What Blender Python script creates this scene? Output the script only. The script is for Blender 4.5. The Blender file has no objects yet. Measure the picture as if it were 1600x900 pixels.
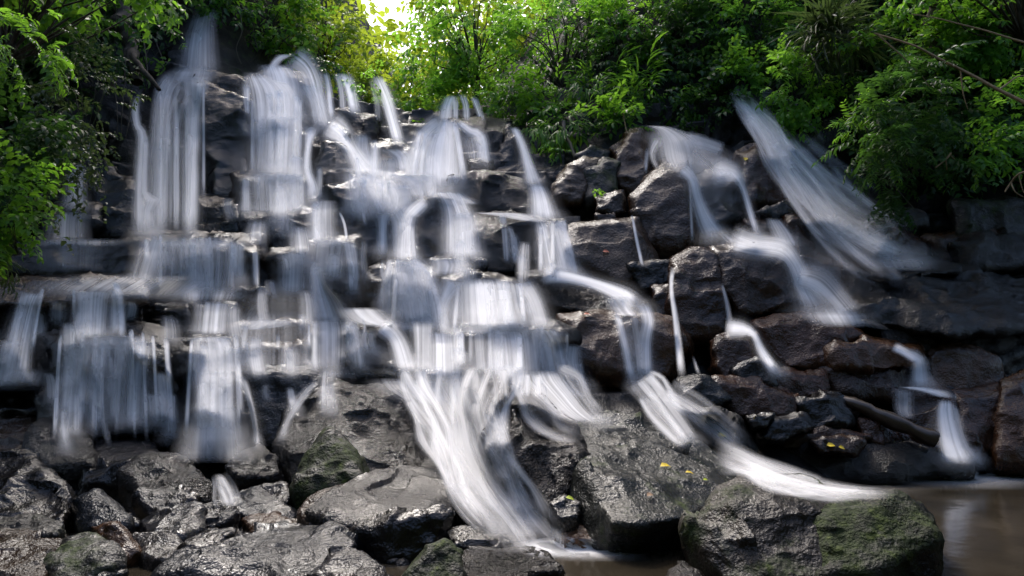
import bpy, bmesh, math, random
import numpy as np
from mathutils import Vector, Matrix
from mathutils.bvhtree import BVHTree

SC = bpy.context.scene
COL = SC.collection
rng = np.random.default_rng(7)

# ---------------------------------------------------------------- camera
F = 1080.0
PITCH = math.radians(5.8)
CAMZ = 1.6
cam_d = bpy.data.cameras.new('camera')
cam = bpy.data.objects.new('camera', cam_d)
COL.objects.link(cam)
cam_d.sensor_width = 36.0
cam_d.lens = 36.0 * F / 1600.0
cam_d.clip_start = 0.05
cam_d.clip_end = 2000.0
cam.location = (0, 0, CAMZ)
cam.rotation_euler = (math.pi / 2 + PITCH, 0, 0)
SC.camera = cam

# ---------------------------------------------------------------- sky, sun, exposure
SUN_EL = math.radians(56)
SUN_AZ = math.radians(-18)          # clockwise from +Y (behind the falls)
world = bpy.data.worlds.new('World')
SC.world = world
world.use_nodes = True
wn = world.node_tree
wn.nodes.clear()
sky = wn.nodes.new('ShaderNodeTexSky')
sky.sky_type = 'NISHITA'
sky.sun_disc = False
sky.sun_elevation = SUN_EL
sky.sun_rotation = SUN_AZ
sky.air_density = 1.0
sky.dust_density = 4.5
bg = wn.nodes.new('ShaderNodeBackground')
bg.inputs['Strength'].default_value = 0.15
wo = wn.nodes.new('ShaderNodeOutputWorld')
hs = wn.nodes.new('ShaderNodeHueSaturation')       # thin cloud: the blue is washed out
hs.inputs['Saturation'].default_value = 1.15
wn.links.new(sky.outputs[0], hs.inputs['Color'])
wn.links.new(hs.outputs[0], bg.inputs[0])
wn.links.new(bg.outputs[0], wo.inputs[0])

sun_d = bpy.data.lights.new('sun', 'SUN')
sun_d.energy = 1.0
sun_d.angle = math.radians(10)         # veiled by thin cloud
sun_d.color = (1.0, 0.99, 0.97)
sun = bpy.data.objects.new('sun', sun_d)
COL.objects.link(sun)
sdir = Vector((math.sin(SUN_AZ) * math.cos(SUN_EL), math.cos(SUN_AZ) * math.cos(SUN_EL), math.sin(SUN_EL)))
sun.rotation_euler = sdir.to_track_quat('Z', 'Y').to_euler()
sun.location = sdir * 60

SC.view_settings.view_transform = 'Standard'
SC.view_settings.look = 'None'
SC.view_settings.gamma = 1.0
SC.view_settings.exposure = 1.32
SC.render.engine = 'CYCLES'
SC.cycles.use_denoising = True
SC.cycles.max_bounces = 6
SC.cycles.diffuse_bounces = 3
SC.cycles.glossy_bounces = 2
SC.cycles.transmission_bounces = 4
SC.cycles.transparent_max_bounces = 40
SC.cycles.caustics_reflective = False
SC.cycles.caustics_refractive = False

# ---------------------------------------------------------------- numpy noise
def _h(ix, iy, iz, seed):
    h = (ix.astype(np.int64) * 374761393 + iy.astype(np.int64) * 668265263 + iz.astype(np.int64) * 1442695041 + seed * 974711) & 0xFFFFFFFF
    h = ((h ^ (h >> 13)) * 1274126177) & 0xFFFFFFFF
    h = ((h ^ (h >> 16)) * 2246822519) & 0xFFFFFFFF
    h = h ^ (h >> 15)
    return (h & 0xFFFFFF) / float(0xFFFFFF)

def vnoise(p, seed=0):
    i = np.floor(p)
    f = p - i
    f = f * f * f * (f * (f * 6 - 15) + 10)
    i = i.astype(np.int64)
    r = 0
    for dx in (0, 1):
        wx = f[:, 0] if dx else 1 - f[:, 0]
        for dy in (0, 1):
            wy = f[:, 1] if dy else 1 - f[:, 1]
            for dz in (0, 1):
                wz = f[:, 2] if dz else 1 - f[:, 2]
                r = r + wx * wy * wz * _h(i[:, 0] + dx, i[:, 1] + dy, i[:, 2] + dz, seed)
    return r * 2 - 1

def fbm(p, seed=0, octs=4, gain=0.5):
    a, s, t = 1.0, 0, 0
    for o in range(octs):
        s = s + a * vnoise(p * (2.03 ** o) + o * 17.3, seed + o)
        t += a
        a *= gain
    return s / t

def facets(p, seed=0, al=1.7, be=.42):
    """scalloped break-faces that meet in sharp ridges, like chipped stone (continuous)"""
    i = np.floor(p).astype(np.int64)
    out = np.full(len(p), 1e9)
    for dx in (-1, 0, 1):
        for dy in (-1, 0, 1):
            for dz in (-1, 0, 1):
                cx, cy, cz = i[:, 0] + dx, i[:, 1] + dy, i[:, 2] + dz
                q = np.stack((cx + .15 + .7 * _h(cx, cy, cz, seed), cy + .15 + .7 * _h(cx, cy, cz, seed + 1), cz + .15 + .7 * _h(cx, cy, cz, seed + 2)), 1)
                d = p - q
                g = al * (d[:, 0] * (_h(cx, cy, cz, seed + 3) - .5) + d[:, 1] * (_h(cx, cy, cz, seed + 4) - .5) + d[:, 2] * (_h(cx, cy, cz, seed + 5) - .5)) + be * (d * d).sum(1)
                out = np.minimum(out, g)
    return out + 0.53

# ---------------------------------------------------------------- where a point of the gorge lies
SX = np.array([-16, -11, -8, -5, -2.5, 0, 2.5, 5, 8, 11, 16.])
SZ = np.array([0, .5, 1, 1.6, 2.5, 4, 6, 8, 10, 13, 18.])
ST = np.array([
    [8.0, 8.2, 8.4, 8.6, 8.9, 9.4, 10, 10.6, 11.2, 12, 13.5],
    [8.6, 8.9, 9.2, 9.5, 10.0, 10.8, 12, 13.2, 14.2, 15.2, 17],
    [9.0, 9.3, 9.6, 9.9, 10.8, 12.2, 14.0, 15.6, 17, 18.2, 20.5],
    [9.2, 9.5, 9.9, 10.3, 11.3, 13.0, 14.8, 16.6, 24, 42, 64],
    [8.4, 9.3, 9.9, 10.5, 11.6, 13.2, 15.0, 17.4, 26, 46, 70],
    [6.2, 8.0, 9.6, 10.6, 11.7, 13.2, 15.0, 17.6, 20, 25, 34],
    [7.0, 9.0, 10, 10.8, 11.8, 13.0, 14.7, 16.2, 17.6, 20, 26],
    [9.8, 10.3, 10.6, 11, 11.8, 13.0, 14.5, 15.6, 16.6, 18, 21],
    [10.2, 10.6, 11, 11.5, 12.3, 13.6, 14.8, 15.6, 16.2, 17, 19],
    [10.6, 11, 11.3, 11.6, 12.2, 13.2, 13.8, 14.3, 14.8, 15.5, 17],
    [10.6, 10.8, 11, 11.2, 11.6, 12, 12.5, 13, 13.5, 14, 15.]])

def S(x, z):
    x = np.clip(np.asarray(x, float), SX[0], SX[-1] - 1e-6)
    z = np.clip(np.asarray(z, float), SZ[0], SZ[-1] - 1e-6)
    i = np.clip(np.searchsorted(SX, x, side='right') - 1, 0, len(SX) - 2)
    j = np.clip(np.searchsorted(SZ, z, side='right') - 1, 0, len(SZ) - 2)
    u = (x - SX[i]) / (SX[i + 1] - SX[i])
    v = (z - SZ[j]) / (SZ[j + 1] - SZ[j])
    u = u * u * (3 - 2 * u)
    return (ST[i, j] * (1 - u) + ST[i + 1, j] * u) * (1 - v) + (ST[i, j + 1] * (1 - u) + ST[i + 1, j + 1] * u) * v

def dirs(px, py):
    a = (np.asarray(px, float) - 800) / F
    b = (450 - np.asarray(py, float)) / F
    c, s = math.cos(PITCH), math.sin(PITCH)
    return a, c - b * s, s + b * c

def P(px, py, Y):
    dx, dy, dz = dirs(px, py)
    t = np.asarray(Y, float) / dy
    return np.stack(np.broadcast_arrays(t * dx, t * dy, CAMZ + t * dz), -1)

def depth(px, py):
    """distance at which a sight line meets the gorge side or its bed"""
    dx, dy, dz = dirs(px, py)
    lo = np.full(np.shape(dx), 2.5)
    hi = np.full(np.shape(dx), 60.)
    for _ in range(40):
        m = (lo + hi) / 2
        t = m / dy
        ins = (m > S(t * dx, CAMZ + t * dz)) | (CAMZ + t * dz < 0)
        hi = np.where(ins, m, hi)
        lo = np.where(ins, lo, m)
    return hi

# ---------------------------------------------------------------- materials
def mat(name):
    m = bpy.data.materials.new(name)
    m.use_nodes = True
    nt = m.node_tree
    nt.nodes.clear()
    out = nt.nodes.new('ShaderNodeOutputMaterial')
    def N(t, **kw):
        n = nt.nodes.new(t)
        for k, v in kw.items():
            if k.startswith('i_'):
                n.inputs[k[2:].replace('_', ' ')].default_value = v
            else:
                setattr(n, k, v)
        return n
    return m, nt, N, nt.links.new, out

def ramp(N, stops, interp='LINEAR'):
    r = N('ShaderNodeValToRGB')
    r.color_ramp.interpolation = interp
    e = r.color_ramp.elements
    while len(e) < len(stops):
        e.new(0.5)
    for k, (p, c) in enumerate(stops):
        e[k].position = p
        e[k].color = (*c, 1) if len(c) == 3 else c
    return r

def rock_material(name, dark, mid, pale, rough=(0.22, 0.5), bump=0.6, moss=0.0, pale_amt=0.5, scale=1.0):
    m, nt, N, L, out = mat(name)
    tc = N('ShaderNodeTexCoord')
    oi = N('ShaderNodeObjectInfo')
    mp = N('ShaderNodeVectorMath', operation='ADD')
    cx = N('ShaderNodeCombineXYZ')
    mul = N('ShaderNodeMath', operation='MULTIPLY'); mul.inputs[1].default_value = 37.0
    L(oi.outputs['Random'], mul.inputs[0])
    L(mul.outputs[0], cx.inputs[0]); L(mul.outputs[0], cx.inputs[2])
    L(tc.outputs['Object'], mp.inputs[0]); L(cx.outputs[0], mp.inputs[1])
    V = mp.outputs[0]
    n1 = N('ShaderNodeTexNoise', i_Scale=1.6 * scale, i_Detail=8.0, i_Roughness=0.62)
    n2 = N('ShaderNodeTexNoise', i_Scale=9.0 * scale, i_Detail=8.0, i_Roughness=0.7)
    n3 = N('ShaderNodeTexNoise', i_Scale=42.0 * scale, i_Detail=5.0, i_Roughness=0.65)
    vo = N('ShaderNodeTexVoronoi', i_Scale=16.0 * scale, feature='F1')
    for n in (n1, n2, n3, vo):
        L(V, n.inputs['Vector'])
    r1 = ramp(N, [(0.3, dark), (0.55, mid), (0.78, dark)])
    L(n1.outputs['Fac'], r1.inputs[0])
    r2 = ramp(N, [(0.50, (0, 0, 0)), (0.72, (1, 1, 1))])
    L(n2.outputs['Fac'], r2.inputs[0])
    pm = N('ShaderNodeMath', operation='MULTIPLY'); pm.inputs[1].default_value = pale_amt
    L(r2.outputs[0], pm.inputs[0])
    mx = N('ShaderNodeMix', data_type='RGBA')
    L(pm.outputs[0], mx.inputs['Factor']); L(r1.outputs[0], mx.inputs['A'])
    mx.inputs['B'].default_value = (*pale, 1)
    # object to object value
    vr = N('ShaderNodeMapRange', i_To_Min=0.22, i_To_Max=0.6)
    L(oi.outputs['Random'], vr.inputs['Value'])
    hv = N('ShaderNodeHueSaturation')
    L(vr.outputs[0], hv.inputs['Value']); L(mx.outputs['Result'], hv.inputs['Color'])
    # some stones are stained brown
    tm = N('ShaderNodeMix', data_type='RGBA', blend_type='MULTIPLY')
    tf = N('ShaderNodeMath', operation='FRACT'); tf2 = N('ShaderNodeMath', operation='MULTIPLY'); tf2.inputs[1].default_value = 7.77
    L(oi.outputs['Random'], tf2.inputs[0]); L(tf2.outputs[0], tf.inputs[0])
    L(tf.outputs[0], tm.inputs['Factor']); L(hv.outputs[0], tm.inputs['A']); tm.inputs['B'].default_value = (1.2, .9, .68, 1)
    colr = tm.outputs['Result']
    rr = N('ShaderNodeMapRange', i_From_Min=0.3, i_From_Max=0.7, i_To_Min=rough[0], i_To_Max=rough[1])
    L(n1.outputs['Fac'], rr.inputs['Value'])
    rough_o = rr.outputs[0]
    if moss > 0:
        nm = N('ShaderNodeTexNoise', i_Scale=2.3, i_Detail=9.0, i_Roughness=0.68)
        L(V, nm.inputs['Vector'])
        rm = ramp(N, [(0.62 - 0.22 * moss, (0, 0, 0)), (0.70 - 0.16 * moss, (1, 1, 1))])
        L(nm.outputs['Fac'], rm.inputs[0])
        gm = ramp(N, [(0.35, (0.006, 0.010, 0.002)), (0.55, (0.02, 0.034, 0.004)), (0.72, (0.08, 0.11, 0.010))])
        L(n2.outputs['Fac'], gm.inputs[0])
        mm = N('ShaderNodeMix', data_type='RGBA')
        L(rm.outputs[0], mm.inputs['Factor']); L(colr, mm.inputs['A']); L(gm.outputs[0], mm.inputs['B'])
        colr = mm.outputs['Result']
        ro = N('ShaderNodeMix', data_type='FLOAT')
        L(rm.outputs[0], ro.inputs['Factor']); L(rough_o, ro.inputs['A']); ro.inputs['B'].default_value = 0.8
        rough_o = ro.outputs['Result']
    # relief: pits and chips a few centimetres across, so that wet faces glint in patches
    nb1 = N('ShaderNodeTexNoise', i_Scale=15.0 * scale, i_Detail=4.0, i_Roughness=0.65)
    nb2 = N('ShaderNodeTexNoise', i_Scale=48.0 * scale, i_Detail=3.0, i_Roughness=0.5)
    vb = N('ShaderNodeTexVoronoi', i_Scale=20.0 * scale, feature='F1')
    for n in (nb1, nb2, vb):
        L(V, n.inputs['Vector'])
    h = N('ShaderNodeMath', operation='MULTIPLY_ADD'); h.inputs[1].default_value = 0.45
    L(nb1.outputs['Fac'], h.inputs[0])
    h2 = N('ShaderNodeMath', operation='MULTIPLY'); h2.inputs[1].default_value = 0.8
    L(nb2.outputs['Fac'], h2.inputs[0]); L(h2.outputs[0], h.inputs[2])
    h3 = N('ShaderNodeMath', operation='MULTIPLY_ADD'); h3.inputs[1].default_value = 0.4
    L(vb.outputs['Distance'], h3.inputs[0]); L(h.outputs[0], h3.inputs[2])
    bp = N('ShaderNodeBump', i_Distance=0.03)
    bs = N('ShaderNodeMapRange', i_From_Min=0.35, i_From_Max=0.68, i_To_Min=bump * 0.6, i_To_Max=bump * 1.5)
    L(n1.outputs['Fac'], bs.inputs['Value']); L(bs.outputs[0], bp.inputs['Strength'])
    L(h3.outputs[0], bp.inputs['Height'])
    b = N('ShaderNodeBsdfPrincipled')
    L(colr, b.inputs['Base Color']); L(rough_o, b.inputs['Roughness']); L(bp.outputs[0], b.inputs['Normal'])
    b.inputs['Specular IOR Level'].default_value = 0.38
    L(b.outputs[0], out.inputs['Surface'])
    return m

M = {}
M['wet'] = rock_material('wet_basalt', (0.006, 0.006, 0.007), (0.018, 0.018, 0.020), (0.045, 0.044, 0.047), (0.11, 0.30), 0.5)
M['grey'] = rock_material('grey_basalt', (0.013, 0.015, 0.019), (0.028, 0.032, 0.041), (0.075, 0.082, 0.10), (0.13, 0.30), 0.5, pale_amt=.8, scale=1.25)
M['rough'] = rock_material('rough_wet_basalt', (0.006, 0.006, 0.006), (0.020, 0.018, 0.016), (0.055, 0.048, 0.042), (0.09, 0.26), 0.9, scale=1.3)
M['brown'] = rock_material('brown_basalt', (0.024, 0.014, 0.007), (0.095, 0.053, 0.027), (0.16, 0.10, 0.058), (0.15, 0.36), 0.55)
M['red'] = rock_material('reddish_basalt', (0.016, 0.008, 0.005), (0.072, 0.034, 0.018), (0.13, 0.07, 0.044), (0.12, 0.32), 0.55)
M['moss'] = rock_material('mossy_basalt', (0.012, 0.012, 0.012), (0.03, 0.03, 0.028), (0.06, 0.06, 0.058), (0.24, 0.5), 0.6, moss=0.62)
M['mossy'] = rock_material('very_mossy_basalt', (0.010, 0.010, 0.009), (0.024, 0.024, 0.02), (0.05, 0.05, 0.045), (0.25, 0.6), 0.8, moss=1.0)
M['slab'] = rock_material('greenish_basalt', (0.014, 0.016, 0.015), (0.04, 0.046, 0.043), (0.085, 0.09, 0.088), (0.18, 0.38), 0.7, moss=0.25)
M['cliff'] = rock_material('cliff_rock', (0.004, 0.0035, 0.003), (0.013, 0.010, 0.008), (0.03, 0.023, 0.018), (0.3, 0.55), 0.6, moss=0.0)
M['soil'] = rock_material('soil', (0.006, 0.005, 0.004), (0.018, 0.014, 0.010), (0.035, 0.028, 0.02), (0.6, 0.9), 0.8, moss=0.3)

# ---------------------------------------------------------------- mesh helpers
def new_mesh(name, verts, faces, material, smooth=True, uv=None, attr=None):
    me = bpy.data.meshes.new(name)
    verts = np.asarray(verts, np.float32)
    me.vertices.add(len(verts))
    me.vertices.foreach_set('co', verts.ravel())
    if isinstance(faces, np.ndarray):
        k = faces.shape[1]
        me.loops.add(faces.size)
        me.loops.foreach_set('vertex_index', faces.astype(np.int32).ravel())
        me.polygons.add(len(faces))
        me.polygons.foreach_set('loop_start', np.arange(0, faces.size, k, dtype=np.int32))
    else:
        tot = np.array([len(f) for f in faces], np.int32)
        me.loops.add(int(tot.sum()))
        me.loops.foreach_set('vertex_index', np.concatenate([np.asarray(f, np.int32) for f in faces]))
        me.polygons.add(len(faces))
        me.polygons.foreach_set('loop_start', np.concatenate(([0], np.cumsum(tot)[:-1])).astype(np.int32))
    me.update(calc_edges=True)
    me.validate()
    if smooth:
        me.polygons.foreach_set('use_smooth', np.ones(len(me.polygons), bool))
    if attr:
        for an, av in attr.items():
            a = me.attributes.new(an, 'FLOAT', 'POINT')
            a.data.foreach_set('value', np.asarray(av, np.float32))
    if uv is not None:
        u = me.uv_layers.new(name='flow')
        vi = np.empty(len(me.loops), np.int32)
        me.loops.foreach_get('vertex_index', vi)
        u.data.foreach_set('uv', np.asarray(uv, np.float32)[vi].ravel())
    if material:
        me.materials.append(material)
    return me

def put(name, me, parent=None, loc=None, label=None, cat=None, group=None, kind=None):
    o = bpy.data.objects.new(name, me)
    COL.objects.link(o)
    if parent:
        o.parent = parent
    if loc is not None:
        o.location = loc
    if label: o['label'] = label
    if cat: o['category'] = cat
    if group: o['group'] = group
    if kind: o['kind'] = kind
    return o

def grid_faces(nr, nc):
    i = np.arange(nr * nc).reshape(nr, nc)
    return np.stack((i[:-1, :-1], i[:-1, 1:], i[1:, 1:], i[1:, :-1]), -1).reshape(-1, 4)

def tube(pts, radii, sides=6):
    pts = np.asarray(pts, float)
    n = len(pts)
    T = np.gradient(pts, axis=0)
    T /= np.linalg.norm(T, axis=1, keepdims=True) + 1e-9
    ref = np.where(np.abs(T[:, 2:3]) > .9, [[1., 0, 0]], [[0, 0, 1.]])
    A = np.cross(T, ref); A /= np.linalg.norm(A, axis=1, keepdims=True) + 1e-9
    B = np.cross(T, A)
    an = np.linspace(0, 2 * math.pi, sides, endpoint=False)
    r = np.broadcast_to(np.asarray(radii, float), (n,))
    V = pts[:, None] + r[:, None, None] * (np.cos(an)[None, :, None] * A[:, None] + np.sin(an)[None, :, None] * B[:, None])
    fs = []
    for i in range(n - 1):
        for j in range(sides):
            k = (j + 1) % sides
            fs.append((i * sides + j, i * sides + k, (i + 1) * sides + k, (i + 1) * sides + j))
    return V.reshape(-1, 3), np.array(fs)

def join_tubes(lst):
    vs, fs, o = [], [], 0
    for v, f in lst:
        vs.append(v); fs.append(f + o); o += len(v)
    return np.concatenate(vs), np.concatenate(fs)

def catmull(pts, step):
    pts = np.asarray(pts, float)
    if len(pts) == 2:
        n = max(3, int(np.linalg.norm(pts[1, :2] - pts[0, :2]) / step))
        t = np.linspace(0, 1, n)[:, None]
        return pts[0] * (1 - t) + pts[1] * t
    q = np.vstack((2 * pts[0] - pts[1], pts, 2 * pts[-1] - pts[-2]))
    out = []
    for i in range(1, len(q) - 2):
        n = max(2, int(np.linalg.norm(q[i + 1, :2] - q[i, :2]) / step))
        t = np.linspace(0, 1, n, endpoint=False)[:, None]
        a, b, c, d = q[i - 1], q[i], q[i + 1], q[i + 2]
        out.append(.5 * (2 * b + (c - a) * t + (2 * a - 5 * b + 4 * c - d) * t ** 2 + (3 * b - a - 3 * c + d) * t ** 3))
    out.append(q[-2][None])
    return np.vstack(out)

# ---------------------------------------------------------------- setting: cliff, bed, pool, hillside behind the viewer
def build_cliff():
    # 5 cm sheet, x by z, each point pushed to the gorge profile and broken into steps
    xs = np.concatenate((np.arange(-16, -11, .12), np.arange(-11, 11, .05), np.arange(11, 16.01, .12)))
    zs = np.concatenate((np.arange(-.4, 9, .05), np.arange(9, 17.9, .15)))
    X, Z = np.meshgrid(xs, zs)
    x, z = X.ravel(), Z.ravel()
    y = S(x, z)
    warp = fbm(np.stack((x * .9, z * .9, 0 * x), 1), 5, 3) * .35
    # blocks: courses of uneven height, each block with its own set-back
    zz = z + .22 * vnoise(np.stack((x * .55, 0 * x, 0 * x + 3), 1), 9) + warp * .3
    row = np.floor(zz / .62)
    xx = x + warp + _h(row.astype(np.int64), 0 * row.astype(np.int64), 0 * row.astype(np.int64), 3) * 3
    wcol = .75 + .7 * _h(row.astype(np.int64), 0 * row.astype(np.int64) + 1, 0 * row.astype(np.int64), 4)
    colm = np.floor(xx / wcol).astype(np.int64)
    r = row.astype(np.int64)
    fz = zz / .62 - row
    off = (_h(r, colm, 0 * r, 11) - .5) * .7 + (fz - .5) * .42 * (1 - 2 * 0)  # set-back, and faces stand steeper than the slope
    amp = np.clip((z - .2) / 1.2, .15, 1) * np.clip((10.5 - z) / 2, .3, 1)
    p = np.stack((x, y, z), 1)
    y = y - off * amp * .9 + facets(p * 1.5, 21) * .25 + facets(p * 4.0, 31) * .08 + fbm(p * 2.2, 41, 4) * .10
    me = new_mesh('cliff', np.stack((x, y, z), 1), grid_faces(len(zs), len(xs)), M['cliff'])
    me.materials.append(M['soil'])
    zc = z.reshape(X.shape)
    zq = ((zc[:-1, :-1] + zc[1:, 1:]) / 2).ravel()
    xq = ((X[:-1, :-1] + X[1:, 1:]) / 2).ravel()
    me.polygons.foreach_set('material_index', (zq > 8.6 + .5 * np.sin(xq * 1.3)).astype(np.int32))
    return put('cliff', me, kind='structure')

cliff = build_cliff()

def build_bed():
    xs = np.arange(-14, 14.01, .09)
    ys = np.arange(-4, 12.5, .09)
    X, Y = np.meshgrid(xs, ys)
    x, y = X.ravel(), Y.ravel()
    p = np.stack((x, y, 0 * x), 1)
    bank = np.clip((-x - .2 * (y - 5) - .1) / 1.5, 0, 1)             # the stony bank on the near side of the falls
    zz = -.42 + .27 * bank + fbm(p * .9, 3, 3) * .10 * (.3 + bank) + facets(p * 2.2, 77) * .2 * bank
    me = new_mesh('streambed', np.stack((x, y, zz), 1), grid_faces(len(ys), len(xs)), M['cliff'])
    return put('streambed', me, kind='structure')

bed = build_bed()

def build_terrain():
    # unseen wooded gorge side behind the viewpoint, raised and darkened to cut front light
    a = np.linspace(math.radians(128), math.radians(412), 90)
    t = np.linspace(0, 1, 26)
    A, T = np.meshgrid(a, t)
    rad = 12.0 + 7 * T
    x = rad * np.cos(A) ; y = rad * np.sin(A) * .85 - 1
    z = -1 + 22 * T ** 1.1
    p = np.stack((x.ravel(), y.ravel(), z.ravel()), 1)
    p += (fbm(p * .5, 6, 4) * 1.2)[:, None] * np.array([[.3, .3, 1]])
    return p, grid_faces(26, 90)

m, nt, N, L, out = mat('hillside_scrub')
n = N('ShaderNodeTexNoise', i_Scale=1.5, i_Detail=6.0)
r = ramp(N, [(0.3, (0.006, 0.010, 0.003)), (0.6, (0.016, 0.027, 0.008))])
L(n.outputs['Fac'], r.inputs[0])
b = N('ShaderNodeBsdfPrincipled', i_Roughness=0.9)
L(r.outputs[0], b.inputs['Base Color']); L(b.outputs[0], out.inputs['Surface'])
M['scrub'] = m
pv, pf = build_terrain()
put('hillside', new_mesh('hillside', pv, pf, M['scrub']), kind='structure')
# plain ground out to the horizon under everything
gx = 400.
put('ground', new_mesh('ground', [(-gx, -gx, -1.4), (gx, -gx, -1.4), (gx, gx, -1.4), (-gx, gx, -1.4)], [(0, 1, 2, 3)], M['scrub'], smooth=False), kind='structure')

# pool
m, nt, N, L, out = mat('murky_water')
tc = N('ShaderNodeTexCoord')
n = N('ShaderNodeTexNoise', i_Scale=1.4, i_Detail=3.0)
L(tc.outputs['Object'], n.inputs['Vector'])
r = ramp(N, [(0.35, (0.022, 0.018, 0.012)), (0.6, (0.038, 0.031, 0.021)), (0.75, (0.055, 0.045, 0.032))])
L(n.outputs['Fac'], r.inputs[0])
bp = N('ShaderNodeBump', i_Strength=0.12, i_Distance=0.05)
n2 = N('ShaderNodeTexNoise', i_Scale=3.0, i_Detail=2.0)
L(tc.outputs['Object'], n2.inputs['Vector']); L(n2.outputs['Fac'], bp.inputs['Height'])
b = N('ShaderNodeBsdfPrincipled', i_Roughness=0.14)
L(r.outputs[0], b.inputs['Base Color']); L(bp.outputs[0], b.inputs['Normal'])
L(b.outputs[0], out.inputs['Surface'])
M['pool'] = m
xs = np.linspace(-13, 15, 57); ys = np.linspace(-5, 11.5, 34)
X, Y = np.meshgrid(xs, ys)
put('water', new_mesh('water', np.stack((X.ravel(), Y.ravel(), 0 * X.ravel()), 1), grid_faces(34, 57), M['pool']), kind='structure')

# ---------------------------------------------------------------- rocks
DEPS = None
_seed = [100]
def rock(label, pts, off=.3, Y=None, th=None, sl=None, bu=None, m='wet', name='boulder', cat='rock', grp=None, s=.8, sh=.04, drop=None, rough=1.0, ring=True):
    """a fractured block: outline points (photo pixels, optional extra depth) set at a real distance, a smaller front
    facet, a back, all wrapped in a hull, remeshed and broken up with facet noise"""
    global DEPS
    _seed[0] += 1
    sd = _seed[0]
    rg = np.random.default_rng(sd)
    a = np.array([(p[0], p[1], p[2] if len(p) > 2 else 0.) for p in pts], float)
    c = a[:, :2].mean(0)
    if Y is None:
        a[:, :2] = c + 1.16 * (a[:, :2] - c)
    y0, y1 = a[:, 1].min(), a[:, 1].max()
    x0, x1 = a[:, 0].min(), a[:, 0].max()
    fg = Y is not None
    if not fg:
        Y = float(depth(c[0], c[1])) - off
    ppm = F / Y
    hw, ww = (y1 - y0) / ppm, (x1 - x0) / ppm
    size = max(.15, math.sqrt(hw * ww))
    if sl is None:
        sl = .8 * hw if fg else .45 * hw
    if bu is None:
        bu = .16 * min(hw, ww)
    if th is None:
        th = .75 * ww if fg else .5 + .9 * hw
    def dd(py):
        return sl * (y1 - py) / max(1, y1 - y0) - (0 if fg else sl * .5)
    V = [P(a[:, 0], a[:, 1], Y + dd(a[:, 1]) + a[:, 2])]
    if ring:
        c2 = c + np.array([0, sh * (y1 - y0)])
        f = c2 + s * (a[:, :2] - c2)
        V.append(P(f[:, 0], f[:, 1], Y + dd(f[:, 1]) + a[:, 2] - bu + rg.uniform(-.35, .35, len(f)) * bu))
    bk = c + (.8 if fg else .95) * (a[:, :2] - c)
    Yb = Y + dd(bk[:, 1]) + a[:, 2] + th
    V.append(P(bk[:, 0], bk[:, 1], Yb))
    if drop is None:
        drop = .5 if fg else 0
    if drop:
        lo = a[a[:, 1] > y0 + .6 * (y1 - y0)]
        pl = P(c[0] + .85 * (lo[:, 0] - c[0]), lo[:, 1], Y + .12)
        pl[:, 2] -= drop
        V.append(pl)
        pb2 = pl.copy(); pb2[:, 1] += th * .9
        V.append(pb2)
    V = np.concatenate(V)
    o = V.mean(0)
    bm = bmesh.new()
    for v in V - o:
        bm.verts.new(v)
    r = bmesh.ops.convex_hull(bm, input=bm.verts)
    bmesh.ops.delete(bm, geom=[g for g in set(r['geom_interior'] + r['geom_unused']) if isinstance(g, bmesh.types.BMVert)], context='VERTS')
    me = bpy.data.meshes.new(name)
    bm.to_mesh(me); bm.free()
    ob = bpy.data.objects.new(name, me)
    COL.objects.link(ob)
    md = ob.modifiers.new('r', 'REMESH')
    md.mode = 'VOXEL'
    md.voxel_size = max(.013, min(Y * .0030, size * .05))
    dg = bpy.context.evaluated_depsgraph_get()
    me2 = bpy.data.meshes.new_from_object(ob.evaluated_get(dg))
    ob.modifiers.clear()
    ob.data = me2
    bpy.data.meshes.remove(me)
    me2.name = name
    n = len(me2.vertices)
    co = np.empty(n * 3, np.float32); me2.vertices.foreach_get('co', co); co = co.reshape(-1, 3).astype(float)
    nr = np.empty(n * 3, np.float32); me2.vertex_normals.foreach_get('vector', nr); nr = nr.reshape(-1, 3)
    q = co + sd * 3.7
    sz = min(size, 1.4)
    w = np.stack((fbm(q / sz * 2, sd, 2), fbm(q / sz * 2 + 9, sd, 2), fbm(q / sz * 2 + 19, sd, 2)), 1) * .15 * sz
    d = fbm(q / (.6 * sz), sd + 1, 3) * .035 * sz
    d += facets((q + w) / (.5 * sz), sd + 2) * .22 * sz * rough
    d += facets((q + w) / (.17 * sz), sd + 9) * .05 * sz * rough
    d += facets((q + w * .6) / (.065 * sz), sd + 14) * .016 * sz * rough
    d += fbm(q / (.10 * sz), sd + 4, 3) * .010 * sz * rough
    co += nr * d[:, None]
    me2.vertices.foreach_set('co', co.astype(np.float32).ravel())
    me2.update()
    me2.polygons.foreach_set('use_smooth', np.ones(len(me2.polygons), bool))
    me2.materials.clear()
    me2.materials.append(M[m])
    ob.location = o
    ob['label'] = label
    ob['category'] = cat
    if grp: ob['group'] = grp
    return ob

CB = 'blocks of the cascade'
FB = 'boulders at the foot of the falls'
RB = 'rocks of the dark bank'
# ---- blocks of the cascade, upper part (cliff side, photo pixels)
def blk(label, pts, **k):
    k.setdefault('name', 'rock_block'); k.setdefault('grp', CB)
    return rock(label, pts, **k)

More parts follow.
